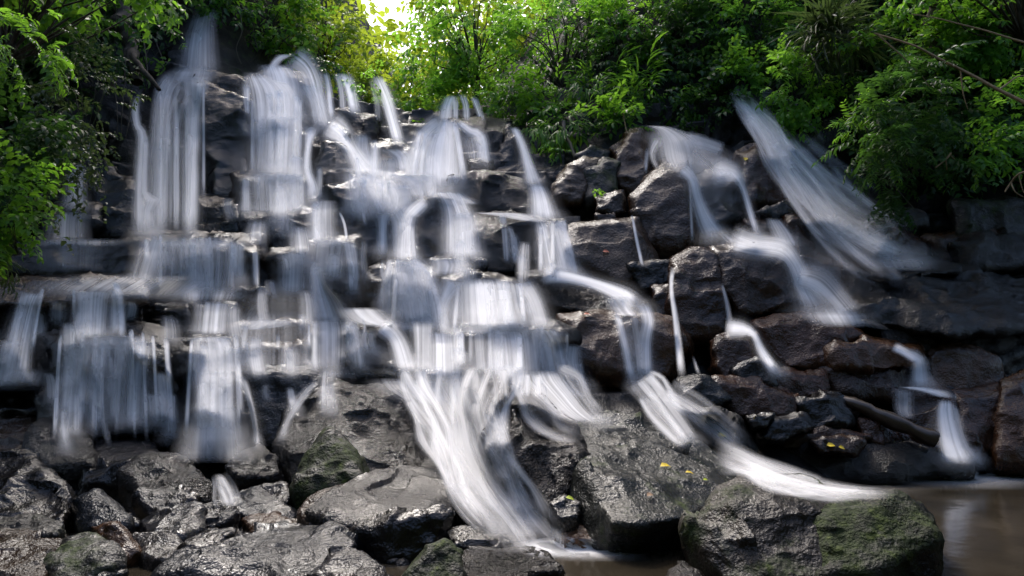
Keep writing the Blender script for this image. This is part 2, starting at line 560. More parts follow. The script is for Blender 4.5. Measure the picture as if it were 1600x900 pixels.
blk('rounded black rock capping the column beside the tall upper fall', [(313,124),(335,119),(372,126),(386,150),(384,178),(345,162),(318,148)], off=.75, m='rough')
blk('tall dark column of rock below the rounded cap', [(314,145),(385,172),(387,310),(316,312)], off=.35, m='wet')
blk('low dark block at the foot of the tall column', [(310,318),(372,320),(377,366),(308,366)], off=.45, m='wet')
blk('small pale topped rock in the dark recess by the hanging roots', [(145,258),(166,254),(188,280),(160,288)], off=.8, m='grey')
blk('black block standing in the recess behind the thin side fall', [(150,285),(206,290),(206,372),(148,372)], off=.45)
blk('thin ledge under the small veil fall below the leafy bank', [(66,324),(150,328),(150,352),(130,375),(60,372)], off=.5, name='rock_ledge')
blk('flat wet ledge running from the leafy bank to the wide curtain', [(20,376),(120,374),(208,380),(206,428),(100,432),(15,430)], off=.5, name='rock_ledge')
blk('broad square block behind the wide water curtain', [(206,378),(395,378),(402,400),(400,455),(300,470),(206,455)], off=.55)
blk('round rock face behind the water near the top of the falls', [(388,135),(440,118),(476,130),(480,200),(392,205)], off=.4, m='grey')
blk('upper step of the stacked veil fall', [(384,205),(440,200),(474,214),(476,272),(380,272)], off=.5)
blk('middle step of the stacked veil fall', [(372,275),(420,272),(480,284),(484,332),(372,332)], off=.65)
blk('grey step with bare shiny top under the stacked veil fall', [(380,338),(440,332),(482,336),(486,384),(450,396),(392,388)], off=.65, m='grey')
blk('cracked block under the bare grey step', [(418,400),(480,394),(490,410),(492,462),(430,464)], off=.75)
blk('ledge behind the three thin falls under the leaves', [(470,112),(520,108),(556,122),(562,175),(480,190)], off=.1, m='wet')
blk('brown broken rocks at the foot of the three thin falls', [(520,178),(545,172),(582,186),(584,208),(560,222),(525,215)], off=.5, m='rough')
blk('cracked rock beside the foot of the single leaning fall', [(578,192),(600,184),(622,200),(622,226),(590,228)], off=.5, m='rough')
blk('dark step below the single leaning fall', [(582,230),(620,222),(646,240),(642,268),(586,264)], off=.5)
blk('water capped block above the wedge of bare rock', [(486,214),(500,196),(530,196),(545,215),(553,246),(520,262),(490,250)], off=.75)
blk('black pointed wedge of bare rock between two streams', [(494,270),(512,230),(530,232),(546,255),(556,284),(520,290),(496,282)], off=.95, m='wet')
blk('large black block with a pale flat top between the streams', [(505,318),(516,292),(570,284),(600,304),(606,330),(596,402),(560,412),(520,400)], off=.75, m='wet')
blk('square column behind the narrow double curtain', [(480,316),(512,312),(540,330),(546,376),(482,378)], off=.6)
blk('lower square column behind the narrow double curtain', [(484,382),(556,380),(560,440),(530,456),(488,452)], off=.8)
blk('dark pocket block beside the bright forked stream', [(596,338),(624,332),(630,404),(600,406)], off=.55)
blk('pointed dome with water running down both sides', [(642,372),(660,330),(688,304),(712,318),(735,345),(742,402),(650,406)], off=.6)
blk('shelf of wet rock above the pointed dome', [(600,292),(640,272),(665,282),(668,320),(630,338),(604,330)], off=.45)
blk('knobbly wet rock under the capped spring', [(712,196),(756,188),(792,200),(794,235),(770,262),(724,254)], off=.45, m='rough')
blk('round headed rock where a spring spills over three ways', [(697,152),(716,144),(745,150),(758,168),(760,190),(700,196)], off=.55)
blk('mossy brown rock behind the spring head', [(648,168),(672,152),(694,160),(696,192),(655,196)], off=.3, m='moss')
blk('cube of dark rock tucked under the knobbly rock', [(735,254),(764,253),(768,284),(740,287)], off=.75, m='brown')
blk('black recessed wall beside the slim fall', [(772,240),(795,205),(822,230),(824,280),(775,285)], off=.15)
blk('wide cracked grey face above the split ledge', [(716,284),(760,278),(815,284),(834,300),(830,332),(745,334),(722,318)], off=.55, m='rough')
blk('thin ledge with twin small falls across it', [(742,338),(800,334),(832,344),(832,358),(750,356)], off=.7, name='rock_ledge', m='rough')
blk('dark square block under the ledge of twin falls', [(738,358),(770,352),(832,352),(836,400),(820,424),(750,428)], off=.65, m='rough')
blk('leaning block behind the white side curtain', [(835,350),(880,352),(900,400),(880,428),(840,424)], off=.6, m='grey')
blk('flat plate of rock at the foot of the dome', [(676,408),(720,400),(756,410),(745,432),(690,428)], off=.8, name='rock_slab', m='grey')
blk('dark pocket rock left of the fan shaped fall', [(560,430),(590,415),(612,420),(618,460),(575,470)], off=.6)
blk('fan shaped rock under the spreading fall', [(608,420),(640,408),(675,430),(690,480),(684,510),(640,510),(612,480)], off=.7)
blk('wide rounded step under the broad veil', [(690,446),(740,432),(800,440),(836,470),(840,505),(760,512),(700,500)], off=.6, m='wet')
blk('dark undercut ledge in the middle of the cascade', [(700,520),(760,512),(840,516),(880,530),(885,578),(800,584),(710,580)], off=.65, name='rock_ledge')
blk('blunt dark block standing proud in the middle row', [(548,512),(580,502),(606,520),(622,548),(618,578),(570,582),(552,560)], off=.75, m='rough')
blk('small flat boulder on the shelf beside the curtain', [(363,462),(375,452),(405,450),(420,462),(412,474),(380,474)], off=.7, name='boulder', m='grey')
blk('brown layered ledge crossed by trickles', [(356,514),(400,508),(470,508),(478,528),(474,545),(400,548),(358,536)], off=.6, name='rock_ledge', m='brown')
blk('lower brown layered ledge crossed by trickles', [(384,548),(470,544),(474,576),(400,582),(380,572)], off=.75, name='rock_ledge', m='brown')
blk('small dark blocks behind the shelf trickle', [(248,482),(294,478),(300,520),(250,522)], off=.55)
blk('square block under the short shelf curtain', [(300,478),(366,476),(370,520),(300,522)], off=.5)
blk('dark round shouldered block beside the wide low curtain', [(240,545),(280,536),(304,556),(306,582),(250,588)], off=.85, m='rough')
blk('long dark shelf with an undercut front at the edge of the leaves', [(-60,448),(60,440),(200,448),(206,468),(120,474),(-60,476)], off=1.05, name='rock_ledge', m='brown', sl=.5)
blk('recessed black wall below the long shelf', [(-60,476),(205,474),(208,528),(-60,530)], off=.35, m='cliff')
blk('sloping wet rock between the two outer falls', [(30,530),(90,520),(108,545),(104,580),(40,590)], off=.6, m='rough')
blk('broad curtain block at the foot of the falls', [(85,532),(170,524),(250,530),(262,560),(262,650),(180,672),(90,655)], off=.7)
blk('rock step under the falling stream by the bank edge', [(-30,545),(30,540),(50,600),(-30,610)], off=.75)
blk('smooth grey water worn slope beside the big rough boulder', [(390,588),(480,582),(500,600),(478,650),(430,700),(395,690)], off=.6, m='grey', name='rock_slab')
blk('rounded dark rock behind the lowest double stream', [(310,592),(372,590),(402,640),(404,694),(330,700),(306,660)], off=.6, m='wet')
blk('step behind the broken water above the lowest double stream', [(302,528),(366,524),(376,560),(372,590),(304,588)], off=.55)
blk('broad grey apron of rock with thin water over it', [(625,580),(720,582),(800,590),(815,640),(760,660),(650,640)], off=.45, m='grey', name='rock_slab')
# ---- brown outcrop in the middle
blk('long brown ledge carrying a side stream to its edge', [(818,430),(880,428),(950,448),(1000,470),(1006,492),(930,494),(850,474),(828,458)], off=.75, name='rock_ledge', m='rough')
blk('dark brown wall under the long side stream ledge', [(886,500),(960,496),(1040,510),(1056,545),(1050,590),(960,590),(896,570)], off=.5, m='brown')
blk('broad smooth bulge of brown rock with a thin crack', [(866,372),(900,352),(950,348),(992,345),(1004,370),(1014,412),(975,446),(915,428),(880,396)], off=.7, m='brown', rough=.5)
blk('tall leaning pillar with one pale face', [(992,310),(1012,282),(1036,265),(1066,264),(1080,292),(1084,372),(1044,394),(1002,380)], off=1.0, m='brown', rough=.6)
blk('narrow upright block behind the leaning pillar', [(962,240),(998,216),(1012,262),(1000,305),(968,292)], off=.7, m='brown')
blk('square upright block with a mossy edge', [(916,266),(946,250),(966,256),(962,300),(924,318)], off=.8, m='moss')
blk('sloping brown block at the edge of the slim fall', [(868,290),(912,252),(932,258),(924,282),(906,316),(872,318)], off=.65, m='brown')
blk('small loose block wedged under the upright blocks', [(934,312),(970,304),(974,330),(956,336),(936,330)], off=.95, m='brown')
blk('smallest loose block in the wedge', [(932,336),(958,333),(962,350),(936,352)], off=.95, m='brown')
blk('brown boulder under the dry leaves', [(905,245),(925,232),(950,238),(948,254),(915,258)], off=.6, m='moss')
blk('dark shaded block beside the crack of the bulge', [(985,416),(1020,410),(1050,414),(1050,440),(1005,452)], off=.7, m='wet')
blk('big dark block split by a thin straight trickle', [(1054,412),(1080,402),(1118,400),(1130,450),(1140,520),(1064,528),(1050,470)], off=.85, m='red')
blk('rough dark cube beside the wide bend of the stream', [(1120,394),(1180,386),(1228,400),(1246,440),(1248,492),(1160,492),(1130,450)], off=.85, m='red')
blk('low block at the foot of the thin straight trickle', [(1020,452),(1056,448),(1062,520),(1030,520)], off=.55, m='red')
blk('dark step under the arching side stream', [(1090,282),(1124,270),(1152,280),(1164,340),(1118,352),(1094,330)], off=.65)
blk('upper rock under the fanning water', [(1050,222),(1090,215),(1130,235),(1120,262),(1060,262)], off=.4)
blk('rough dark rock wall with hanging roots', [(1160,246),(1200,240),(1234,242),(1242,300),(1222,320),(1164,322)], off=.55, m='red')
blk('flat pale slab perched beside the strong fall', [(1188,332),(1244,310),(1256,322),(1212,344)], off=.8, name='rock_slab', m='grey')
blk('long rounded ridge of rock below the strong fall', [(1256,350),(1300,342),(1355,370),(1378,388),(1372,422),(1340,418),(1280,402)], off=.9, m='rough')
blk('dark block under the rounded ridge', [(1242,352),(1290,398),(1345,425),(1330,440),(1250,420)], off=.55, m='red')
blk('wet knob of rock splitting the strong fall', [(1266,240),(1284,200),(1312,180),(1326,196),(1308,228),(1290,250)], off=.7, m='rough', name='boulder')
blk('rounded rock at the end of the spray', [(1388,336),(1420,328),(1448,340),(1442,352),(1395,356)], off=.9, m='rough', name='boulder')
blk('sloping dark face under the strong fall', [(1240,320),(1330,330),(1450,390),(1440,415),(1370,400),(1260,345)], off=.35, m='red')
blk('ledge of rock in the bend of the middle stream', [(1170,350),(1215,345),(1250,375),(1245,395),(1190,385)], off=.55, m='red')
# ---- the dark bank beside the pool
def rb(label, pts, **k):
    k.setdefault('name', 'rock_block'); k.setdefault('grp', RB); k.setdefault('m', 'red')
    return rock(label, pts, **k)
rb('long flat overhanging ledge with a deep black shadow under it', [(1318,448),(1380,426),(1440,418),(1510,424),(1560,448),(1640,456),(1640,505),(1480,515),(1390,500),(1340,478)], off=1.1, name='rock_ledge', m='rough', sl=2.2, rough=1.2)
rb('thin layered slab below the deep shadow of the overhanging ledge', [(1470,492),(1560,480),(1640,486),(1640,512),(1500,514)], off=1.0, name='rock_ledge', m='rough', sl=.8)
rb('stepped dark slab between the spray and the overhanging ledge', [(1330,424),(1400,412),(1470,414),(1490,424),(1400,436)], off=1.25, name='rock_slab', m='rough', sl=.8)
rb('cracked block in the shade behind the overhanging ledge', [(1500,384),(1570,374),(1640,384),(1640,416),(1520,418)], off=.9, m='rough')
rb('mossy ledge under the overhanging roots', [(1502,324),(1640,314),(1640,372),(1510,368)], off=.6, m='moss', name='rock_ledge')
rb('brown rock wall behind the flat ledge', [(1456,376),(1520,366),(1640,374),(1640,440),(1500,430)], off=.45, m='brown')
rb('lumpy wet rock where the small stream turns down', [(1384,518),(1420,510),(1460,524),(1456,546),(1420,552),(1390,538)], off=.85, m='rough', name='boulder')
rb('flat topped rock under the overhanging ledge', [(1486,528),(1540,516),(1590,530),(1560,548),(1500,546)], off=.7, m='rough')
rb('rough reddish block carrying the foam shelf', [(1188,510),(1250,496),(1300,508),(1332,526),(1292,572),(1232,574),(1194,544)], off=.7)
rb('smooth flat sided block below the foam shelf', [(1300,546),(1350,529),(1424,546),(1430,570),(1385,577),(1312,572)], off=.85, m='brown')
rb('black shaded block behind the fallen log', [(1288,578),(1412,574),(1402,622),(1310,614)], off=.6)
rb('steep smooth block beside the small stream', [(1452,556),(1482,541),(1545,568),(1556,606),(1490,614),(1456,606)], off=.75, m='brown')
rb('dark step under the lower small stream', [(1395,606),(1450,600),(1494,625),(1490,690),(1420,690),(1398,650)], off=.55)
rb('tall dark block at the mouth of the small stream', [(1494,622),(1570,612),(1574,690),(1530,718),(1506,702)], off=.7)
rb('layered reddish rock at the pool edge beyond the small stream', [(1566,606),(1640,592),(1640,728),(1560,724),(1570,690)], off=.9, m='brown')
rb('dark block with a pale flat top beside the log', [(1240,624),(1306,620),(1336,640),(1322,674),(1252,668)], off=.95, m='wet')
rb('long low rock along the edge of the pool', [(1238,706),(1300,690),(1360,686),(1410,704),(1482,716),(1490,736),(1400,745),(1270,748)], off=.7, m='rough')
rb('pale smooth rock beside the end of the trickle', [(1064,598),(1100,594),(1136,624),(1102,642),(1070,632)], off=.8, m='grey', name='boulder')
rb('upright pale edged rock under the tiny pouring stream', [(1118,532),(1150,514),(1176,530),(1182,574),(1150,582),(1140,598),(1120,572)], off=.8, m='red')
rb('small pointed rock catching the tiny stream', [(1150,580),(1182,560),(1206,574),(1206,600),(1160,594)], off=.95, m='grey')
rb('jumbled dark rock under the small pointed rock', [(1126,604),(1180,596),(1236,620),(1230,652),(1150,650)], off=.7)
rb('rough speckled rock slope between the two lowest streams', [(1036,628),(1090,638),(1140,662),(1164,700),(1130,712),(1070,680)], off=.6, m='rough', name='rock_slab')
rb('flake of pale rock near the yellow leaf', [(1170,652),(1206,648),(1198,664),(1178,668)], off=1.1, m='grey')
rb('flat broken slab among the dark rubble', [(1206,660),(1250,652),(1262,668),(1222,690),(1190,684)], off=1.0, m='grey', name='rock_slab')
rb('brown flat rock with fallen yellow leaves', [(1270,690),(1310,682),(1345,690),(1330,708),(1285,706)], off=1.15, m='brown', name='rock_slab')
rb('dark low rock under the pale topped block', [(1222,672),(1320,676),(1352,684),(1270,700),(1230,700)], off=.75)
rb('dark rock between the log and the pool', [(1350,660),(1420,672),(1480,705),(1420,708),(1360,690)], off=.85)
rb('black block in the shade above the jumble', [(1206,580),(1285,585),(1290,620),(1240,622),(1210,608)], off=.6)

# ---- boulders at the foot
def bo(label, pts, Y, **k):
    k.setdefault('grp', FB)
    return rock(label, pts, Y=Y, **k)
bo('black wedge shaped boulder at the foot of the outermost fall', [(-30,606),(70,596),(114,605),(110,630),(50,648),(-30,644)], 9.1, sl=.5)
bo('flat brown topped boulder under the black wedge', [(-40,654),(40,650),(72,656),(40,690),(30,710),(-40,712)], 8.4, sl=.9, m='brown')
bo('angular boulder with one rough lit face and a black tip', [(34,702),(66,656),(106,666),(140,690),(144,728),(80,732),(56,716)], 8.1, sl=.7, m='rough')
bo('smooth blue grey flat boulder by the misty curtain', [(145,690),(162,668),(210,666),(232,680),(252,713),(200,722),(146,722)], 8.4, sl=1.1, m='grey', rough=.35)
bo('black block under the smooth blue grey boulder', [(120,726),(250,718),(256,745),(200,760),(125,758)], 7.9, sl=.2)
bo('big rounded dark boulder at the picture edge', [(-40,712),(40,708),(72,738),(112,772),(114,802),(95,822),(-40,816)], 6.4, sl=.9, m='wet')
bo('dark faceted boulder in the middle of the pile', [(185,737),(222,718),(272,720),(312,742),(322,762),(318,782),(270,768),(215,772)], 7.2, sl=.6, m='rough')
bo('flat black boulder under the faceted one', [(214,772),(285,762),(312,780),(268,798),(224,808)], 6.7, sl=.3, m='wet')
bo('small boulder with a pale scaly face', [(118,782),(146,774),(178,790),(204,812),(196,832),(124,836)], 6.2, sl=.3, m='grey')
bo('pale cracked boulder with a flat slanting top', [(222,818),(280,786),(312,781),(322,826),(280,848),(234,838)], 5.9, sl=.7, m='grey')
bo('small grey boulder near the low trickle', [(314,792),(346,780),(372,800),(352,822),(320,824)], 6.3, sl=.3, m='grey')
bo('grey boulder with a green mossy patch', [(78,868),(104,842),(140,838),(186,850),(190,885),(150,915),(80,915)], 5.1, sl=.4, m='moss')
bo('pointed brown boulder leaning on the mossy patched one', [(140,822),(180,812),(206,838),(224,866),(184,890),(150,850)], 5.5, sl=.3, m='brown')
bo('flat brown boulder in the bottom corner', [(-40,838),(85,830),(106,845),(84,868),(70,915),(-40,915)], 5.0, sl=.8, m='brown')
bo('low mossy stone behind the flat brown boulder', [(-30,808),(60,808),(96,822),(90,836),(-30,838)], 5.7, sl=.3, m='moss')
bo('rounded grey stone between cracked boulders', [(204,838),(268,836),(286,856),(266,884),(222,868)], 5.4, sl=.4, m='grey')
bo('dark oblong stone behind the largest pale boulder', [(284,862),(330,825),(372,826),(342,852),(296,872)], 5.5, sl=.3, m='wet')
bo('largest pale grey boulder along the bottom edge', [(252,905),(310,852),(380,834),(432,818),(515,822),(552,850),(532,885),(480,910)], 4.9, sl=.9, m='grey')
bo('grey boulder wedged beside the largest pale one', [(478,900),(524,864),(568,870),(604,910),(540,925)], 4.6, sl=.4, m='grey')
bo('rounded wet boulder by the small twin trickles', [(350,728),(380,702),(406,701),(430,716),(436,738),(420,750),(370,748)], 7.6, sl=.5, m='rough')
bo('flat dark boulder with a sharp grey edge', [(356,780),(398,764),(440,782),(466,800),(460,812),(400,814),(360,802)], 6.6, sl=.6, m='grey')
bo('small stone in the gap under the rounded wet boulder', [(404,760),(440,752),(462,772),(450,792),(420,786)], 7.0, sl=.3, m='wet')
bo('brown stone between the flat dark boulder and the grey one', [(380,812),(430,806),(470,818),(440,834),(392,832)], 6.0, sl=.4, m='brown')
bo('biggest rough black boulder with glinting pitted face', [(448,696),(456,648),(486,612),(515,600),(566,612),(616,630),(642,662),(656,696),(674,728),(622,738),(580,752),(520,762),(466,762)], 7.9, sl=1.6, m='rough', th=1.6, rough=1.2)
bo('low flat shoulder on top of the biggest rough boulder', [(478,622),(494,600),(520,598),(570,614),(560,634),(500,640)], 9.0, sl=.4, m='rough')
bo('dark wedge boulder with a bright moss crest', [(515,670),(542,702),(582,748),(562,764),(480,786),(464,764),(484,716)], 7.0, sl=.7, m='mossy')
bo('wide smooth grey boulder with a flat shiny top', [(520,765,.5),(566,746,1.0),(640,728,1.5),(698,734,1.6),(714,760,.9),(700,800,.35),(655,806,.0),(600,822,-.1),(524,822,0),(480,800,.2)], 5.9, sl=0, bu=-.25, m='grey', th=.5, s=.86, sh=.62, rough=.45, drop=.7)
bo('brown wet rock sheet beside the wide smooth boulder', [(462,800,.1),(500,772,.6),(560,748,1.2),(600,742,1.2),(540,800,0),(480,820,-.1)], 6.1, sl=0, bu=-.05, m='brown', th=.4, rough=.4)
bo('black underside block beneath the wide smooth boulder', [(540,826),(600,822),(690,790),(706,800),(690,850),(640,900),(590,905)], 5.75, sl=.1, m='wet')
bo('small pyramid stone with a green mossy side', [(622,905),(660,868),(695,842),(720,866),(724,915)], 4.9, sl=.3, m='mossy')
bo('flat dark stone at the foot of the wide stream', [(690,832),(750,824),(802,850),(772,860),(700,852)], 5.6, sl=.4, m='wet')
bo('pitted stone at the rim of the pool', [(714,862),(800,856),(852,870),(872,895),(800,915),(720,912)], 4.9, sl=.4, m='rough')
bo('dark boulder with water sliding round it in the wide stream', [(704,790),(724,764),(770,788),(788,818),(772,834),(736,822)], 6.4, sl=.5, m='rough', drop=.2)
bo('small rock standing upstream of the dark stream boulder', [(718,748),(734,741),(750,752),(746,764),(722,764)], 7.2, sl=.2, m='wet', drop=.2)
bo('knob of rock at the head of the wide stream', [(644,648),(658,643),(672,656),(668,668),(648,666)], 8.6, sl=.2, m='rough', drop=.2)
bo('cracked cube in the upper wide stream', [(726,656),(744,650),(756,664),(752,678),(730,680)], 8.4, sl=.2, m='rough', drop=.2)
bo('tall rough black boulder beside the wide stream', [(774,655),(800,624),(838,640),(892,670),(908,702),(918,732),(908,775),(862,800),(846,775),(800,738),(774,704)], 6.5, sl=1.0, m='rough', th=1.5, rough=1.25)
bo('huge slanting greenish slab with yellow leaves on it', [(888,668,.4),(946,646,.9),(1012,664,1.1),(1082,694,1.1),(1122,720,.9),(1154,752,.6),(1124,790,.1),(1080,832,-.2),(996,846,-.3),(930,846,-.2),(900,775,.1)], 6.2, sl=1.3, bu=.35, m='slab', th=1.2, s=.7, sh=.05, rough=.8, name='rock_slab')
bo('raised upper plate of the huge slanting slab', [(905,668),(946,646),(1012,662),(1080,694),(1050,704),(960,706),(920,700)], 7.6, sl=.8, m='slab', th=.6, name='rock_slab')
bo('small black rock in the hollow at the slab foot', [(858,786),(880,774),(906,786),(904,814),(872,812)], 6.1, sl=.2, m='wet')
bo('brown stones under the black hollow', [(868,818),(900,812),(936,824),(930,846),(880,846)], 6.0, sl=.3, m='brown')
bo('mossy boulder with a pale flaking top in the pool', [(1086,832),(1118,782),(1152,766),(1202,758),(1262,752),(1318,774),(1330,800),(1320,880),(1290,920),(1140,920)], 5.0, sl=.9, m='moss', th=.9)
bo('low boulder covered with dark green moss in the pool', [(1276,812),(1312,780),(1400,774),(1462,808),(1480,846),(1424,882),(1352,905),(1280,905)], 4.95, sl=.6, m='mossy', th=.7)
bo('tip of a wet stone poking up at the bottom edge', [(1048,894),(1066,884),(1096,894),(1110,915),(1040,915)], 4.8, sl=.2, m='rough')
# ---------------------------------------------------------------- falling water
m, nt, N, L, out = mat('white_water')
uvn = N('ShaderNodeUVMap', uv_map='flow')
def streak(su, sv, seed, det=2.0):
    mp = N('ShaderNodeMapping')
    mp.inputs['Scale'].default_value = (su, sv, 1)
    mp.inputs['Location'].default_value = (seed, seed * .7, 0)
    L(uvn.outputs[0], mp.inputs[0])
    n = N('ShaderNodeTexNoise', i_Scale=1.0, i_Detail=det, i_Roughness=.6)
    L(mp.outputs[0], n.inputs['Vector'])
    return n.outputs['Fac']
a1 = streak(6., .14, 3.1, 2)
a2 = streak(15., .13, 8.7, 2)
a3 = streak(32., .15, 1.3, 1)
s1 = N('ShaderNodeMath', operation='MULTIPLY_ADD'); s1.inputs[1].default_value = .40; L(a1, s1.inputs[0])
s2 = N('ShaderNodeMath', operation='MULTIPLY'); s2.inputs[1].default_value = .38; L(a2, s2.inputs[0]); L(s2.outputs[0], s1.inputs[2])
s3 = N('ShaderNodeMath', operation='MULTIPLY_ADD'); s3.inputs[1].default_value = .22; L(a3, s3.inputs[0]); L(s1.outputs[0], s3.inputs[2])
ctr = N('ShaderNodeMapRange', i_From_Min=.36, i_From_Max=.66, i_To_Min=0., i_To_Max=1.0)
L(s3.outputs[0], ctr.inputs['Value'])
fd = N('ShaderNodeAttribute', attribute_name='fade')
cn = N('ShaderNodeAttribute', attribute_name='streak')
# alpha = fade * lerp(1, ctr*1.25, streak)
c2 = N('ShaderNodeMath', operation='MULTIPLY'); c2.inputs[1].default_value = 1.55; L(ctr.outputs[0], c2.inputs[0])
lp = N('ShaderNodeMix', data_type='FLOAT'); lp.inputs['A'].default_value = 1.0
L(cn.outputs['Fac'], lp.inputs['Factor']); L(c2.outputs[0], lp.inputs['B'])
al = N('ShaderNodeMath', operation='MULTIPLY', use_clamp=True); L(fd.outputs['Fac'], al.inputs[0]); L(lp.outputs['Result'], al.inputs[1])
ge = N('ShaderNodeNewGeometry')
va = N('ShaderNodeVectorMath', operation='MULTIPLY_ADD'); va.inputs[1].default_value = (.55, .55, .55); va.inputs[2].default_value = (0, 0, 1.1)
L(ge.outputs['Normal'], va.inputs[0])
vn = N('ShaderNodeVectorMath', operation='NORMALIZE'); L(va.outputs[0], vn.inputs[0])
df = N('ShaderNodeBsdfDiffuse'); L(vn.outputs[0], df.inputs['Normal']); df.inputs[0].default_value = (.92, .92, .93, 1)
tl = N('ShaderNodeBsdfTranslucent'); tl.inputs[0].default_value = (.86, .88, .9, 1)
ms = N('ShaderNodeMixShader'); ms.inputs[0].default_value = .25; L(df.outputs[0], ms.inputs[1]); L(tl.outputs[0], ms.inputs[2])
tr = N('ShaderNodeBsdfTransparent')
mx = N('ShaderNodeMixShader'); L(al.outputs[0], mx.inputs[0]); L(tr.outputs[0], mx.inputs[1]); L(ms.outputs[0], mx.inputs[2])
L(mx.outputs[0], out.inputs['Surface'])
M['fall'] = m

bpy.context.view_layer.update()
DG = bpy.context.evaluated_depsgraph_get()
ORG = Vector((0, 0, CAMZ))

def hit_depth(px, py):
    dx, dy, dz = dirs(px, py)
    o = np.empty(np.shape(dx))
    for i in np.ndindex(o.shape):
        ok, loc, *_ = SC.ray_cast(DG, ORG, Vector((dx[i], dy[i], dz[i])))
        o[i] = loc.y if ok else 40.
    return o

def smooth_ax(d, k, ax):
    for _ in range(k):
        q = np.pad(d, [(1, 1) if a == ax else (0, 0) for a in (0, 1)], mode='edge')
        if ax == 0: d = (q[:-2] + 2 * q[1:-1] + q[2:]) / 4
        else: d = (q[:, :-2] + 2 * q[:, 1:-1] + q[:, 2:]) / 4
    return d

_uvo = [0.]
def ribbon(path, a=.8, st=.75, top=.08, bot=.18, edge=.9, out=.07, flat=False, free=False):
    c = catmull([(p[0], p[1], p[2]) for p in path], 7)
    n = len(c)
    nc = int(np.clip(c[:, 2].max() / 7, 9, 26))
    u = np.linspace(-1, 1, nc)
    T = np.gradient(c[:, :2], axis=0)
    T /= np.linalg.norm(T, axis=1, keepdims=True) + 1e-9
    # sheets stay level across unless the water runs sideways
    N2 = np.stack((T[:, 1], -T[:, 0]), 1)
    N2 = N2 * np.where(T[:, 1:2] < -.2, -1., 1.)
    k = np.clip((np.abs(T[:, 0]) - .35) / .4, 0, 1)[:, None]
    if c[:, 2].max() > .7 * np.linalg.norm(np.diff(c[:, :2], axis=0), axis=1).sum():
        k = k * 0
    N2 = N2 * k + np.array([[1., 0]]) * (1 - k) * 1.0
    px = c[:, 0:1] + N2[:, 0:1] * u * c[:, 2:3] / 2
    py = c[:, 1:2] + N2[:, 1:2] * u * c[:, 2:3] / 2
    h = hit_depth(px, py)
    d = h.copy()
    # a sheet that starts in front of a far background hangs at the depth of its lip
    med = np.median(d[: max(3, n // 3)])
    d = np.minimum(d, med + 1.2)
    if not flat:
        d = np.minimum.accumulate(d, axis=0)
        dpy = np.abs(np.gradient(c[:, 1])) / F * med
        for i in range(n - 2, -1, -1):
            d[i] = np.minimum(d[i], d[i + 1] + .9 * dpy[i] + .03)
        for _ in range(2):
            d = smooth_ax(d, 3, 0); d = smooth_ax(d, 4, 1)
            d = np.minimum(d, h)
        d = smooth_ax(d, 2, 0); d = smooth_ax(d, 2, 1)
    d = np.minimum(d, h) - out
    V = P(px, py, d)
    if flat:
        V[..., 2] = np.maximum(V[..., 2], .004)
    ds = np.linalg.norm(np.diff(V[:, nc // 2], axis=0), axis=1)
    s = np.concatenate(([0], np.cumsum(ds)))
    wid = (c[:, 2].mean() / F * med)
    _uvo[0] += 7.31
    U = np.broadcast_to(u[None] * wid / 2 + _uvo[0], (n, nc))
    W = np.broadcast_to(s[:, None] + _uvo[0] * .37, (n, nc))
    t = s / max(s[-1], 1e-6)
    f = np.clip(t / max(top, 1e-3), 0, 1) * np.clip((1 - t) / max(bot, 1e-3), 0, 1)
    f = f * f * (3 - 2 * f)
    # uneven side edges
    wob = vnoise(np.stack((W[:, 0] * 1.1, 0 * W[:, 0] + _uvo[0], 0 * W[:, 0]), 1), 4)[:, None] * .12
    e = np.clip(1 - np.abs(u[None] + wob * (1 - u[None] ** 2)), 0, 1) / max(edge, .05)
    e = np.clip(e, 0, 1); e = e * e * (3 - 2 * e)
    fade = min(1.15, a * 1.3) * f[:, None] * e
    return V.reshape(-1, 3), grid_faces(n, nc), np.stack((U, W), -1).reshape(-1, 2), fade.ravel(), np.full(n * nc, min(1., st * .7 + .3) if not flat else st)

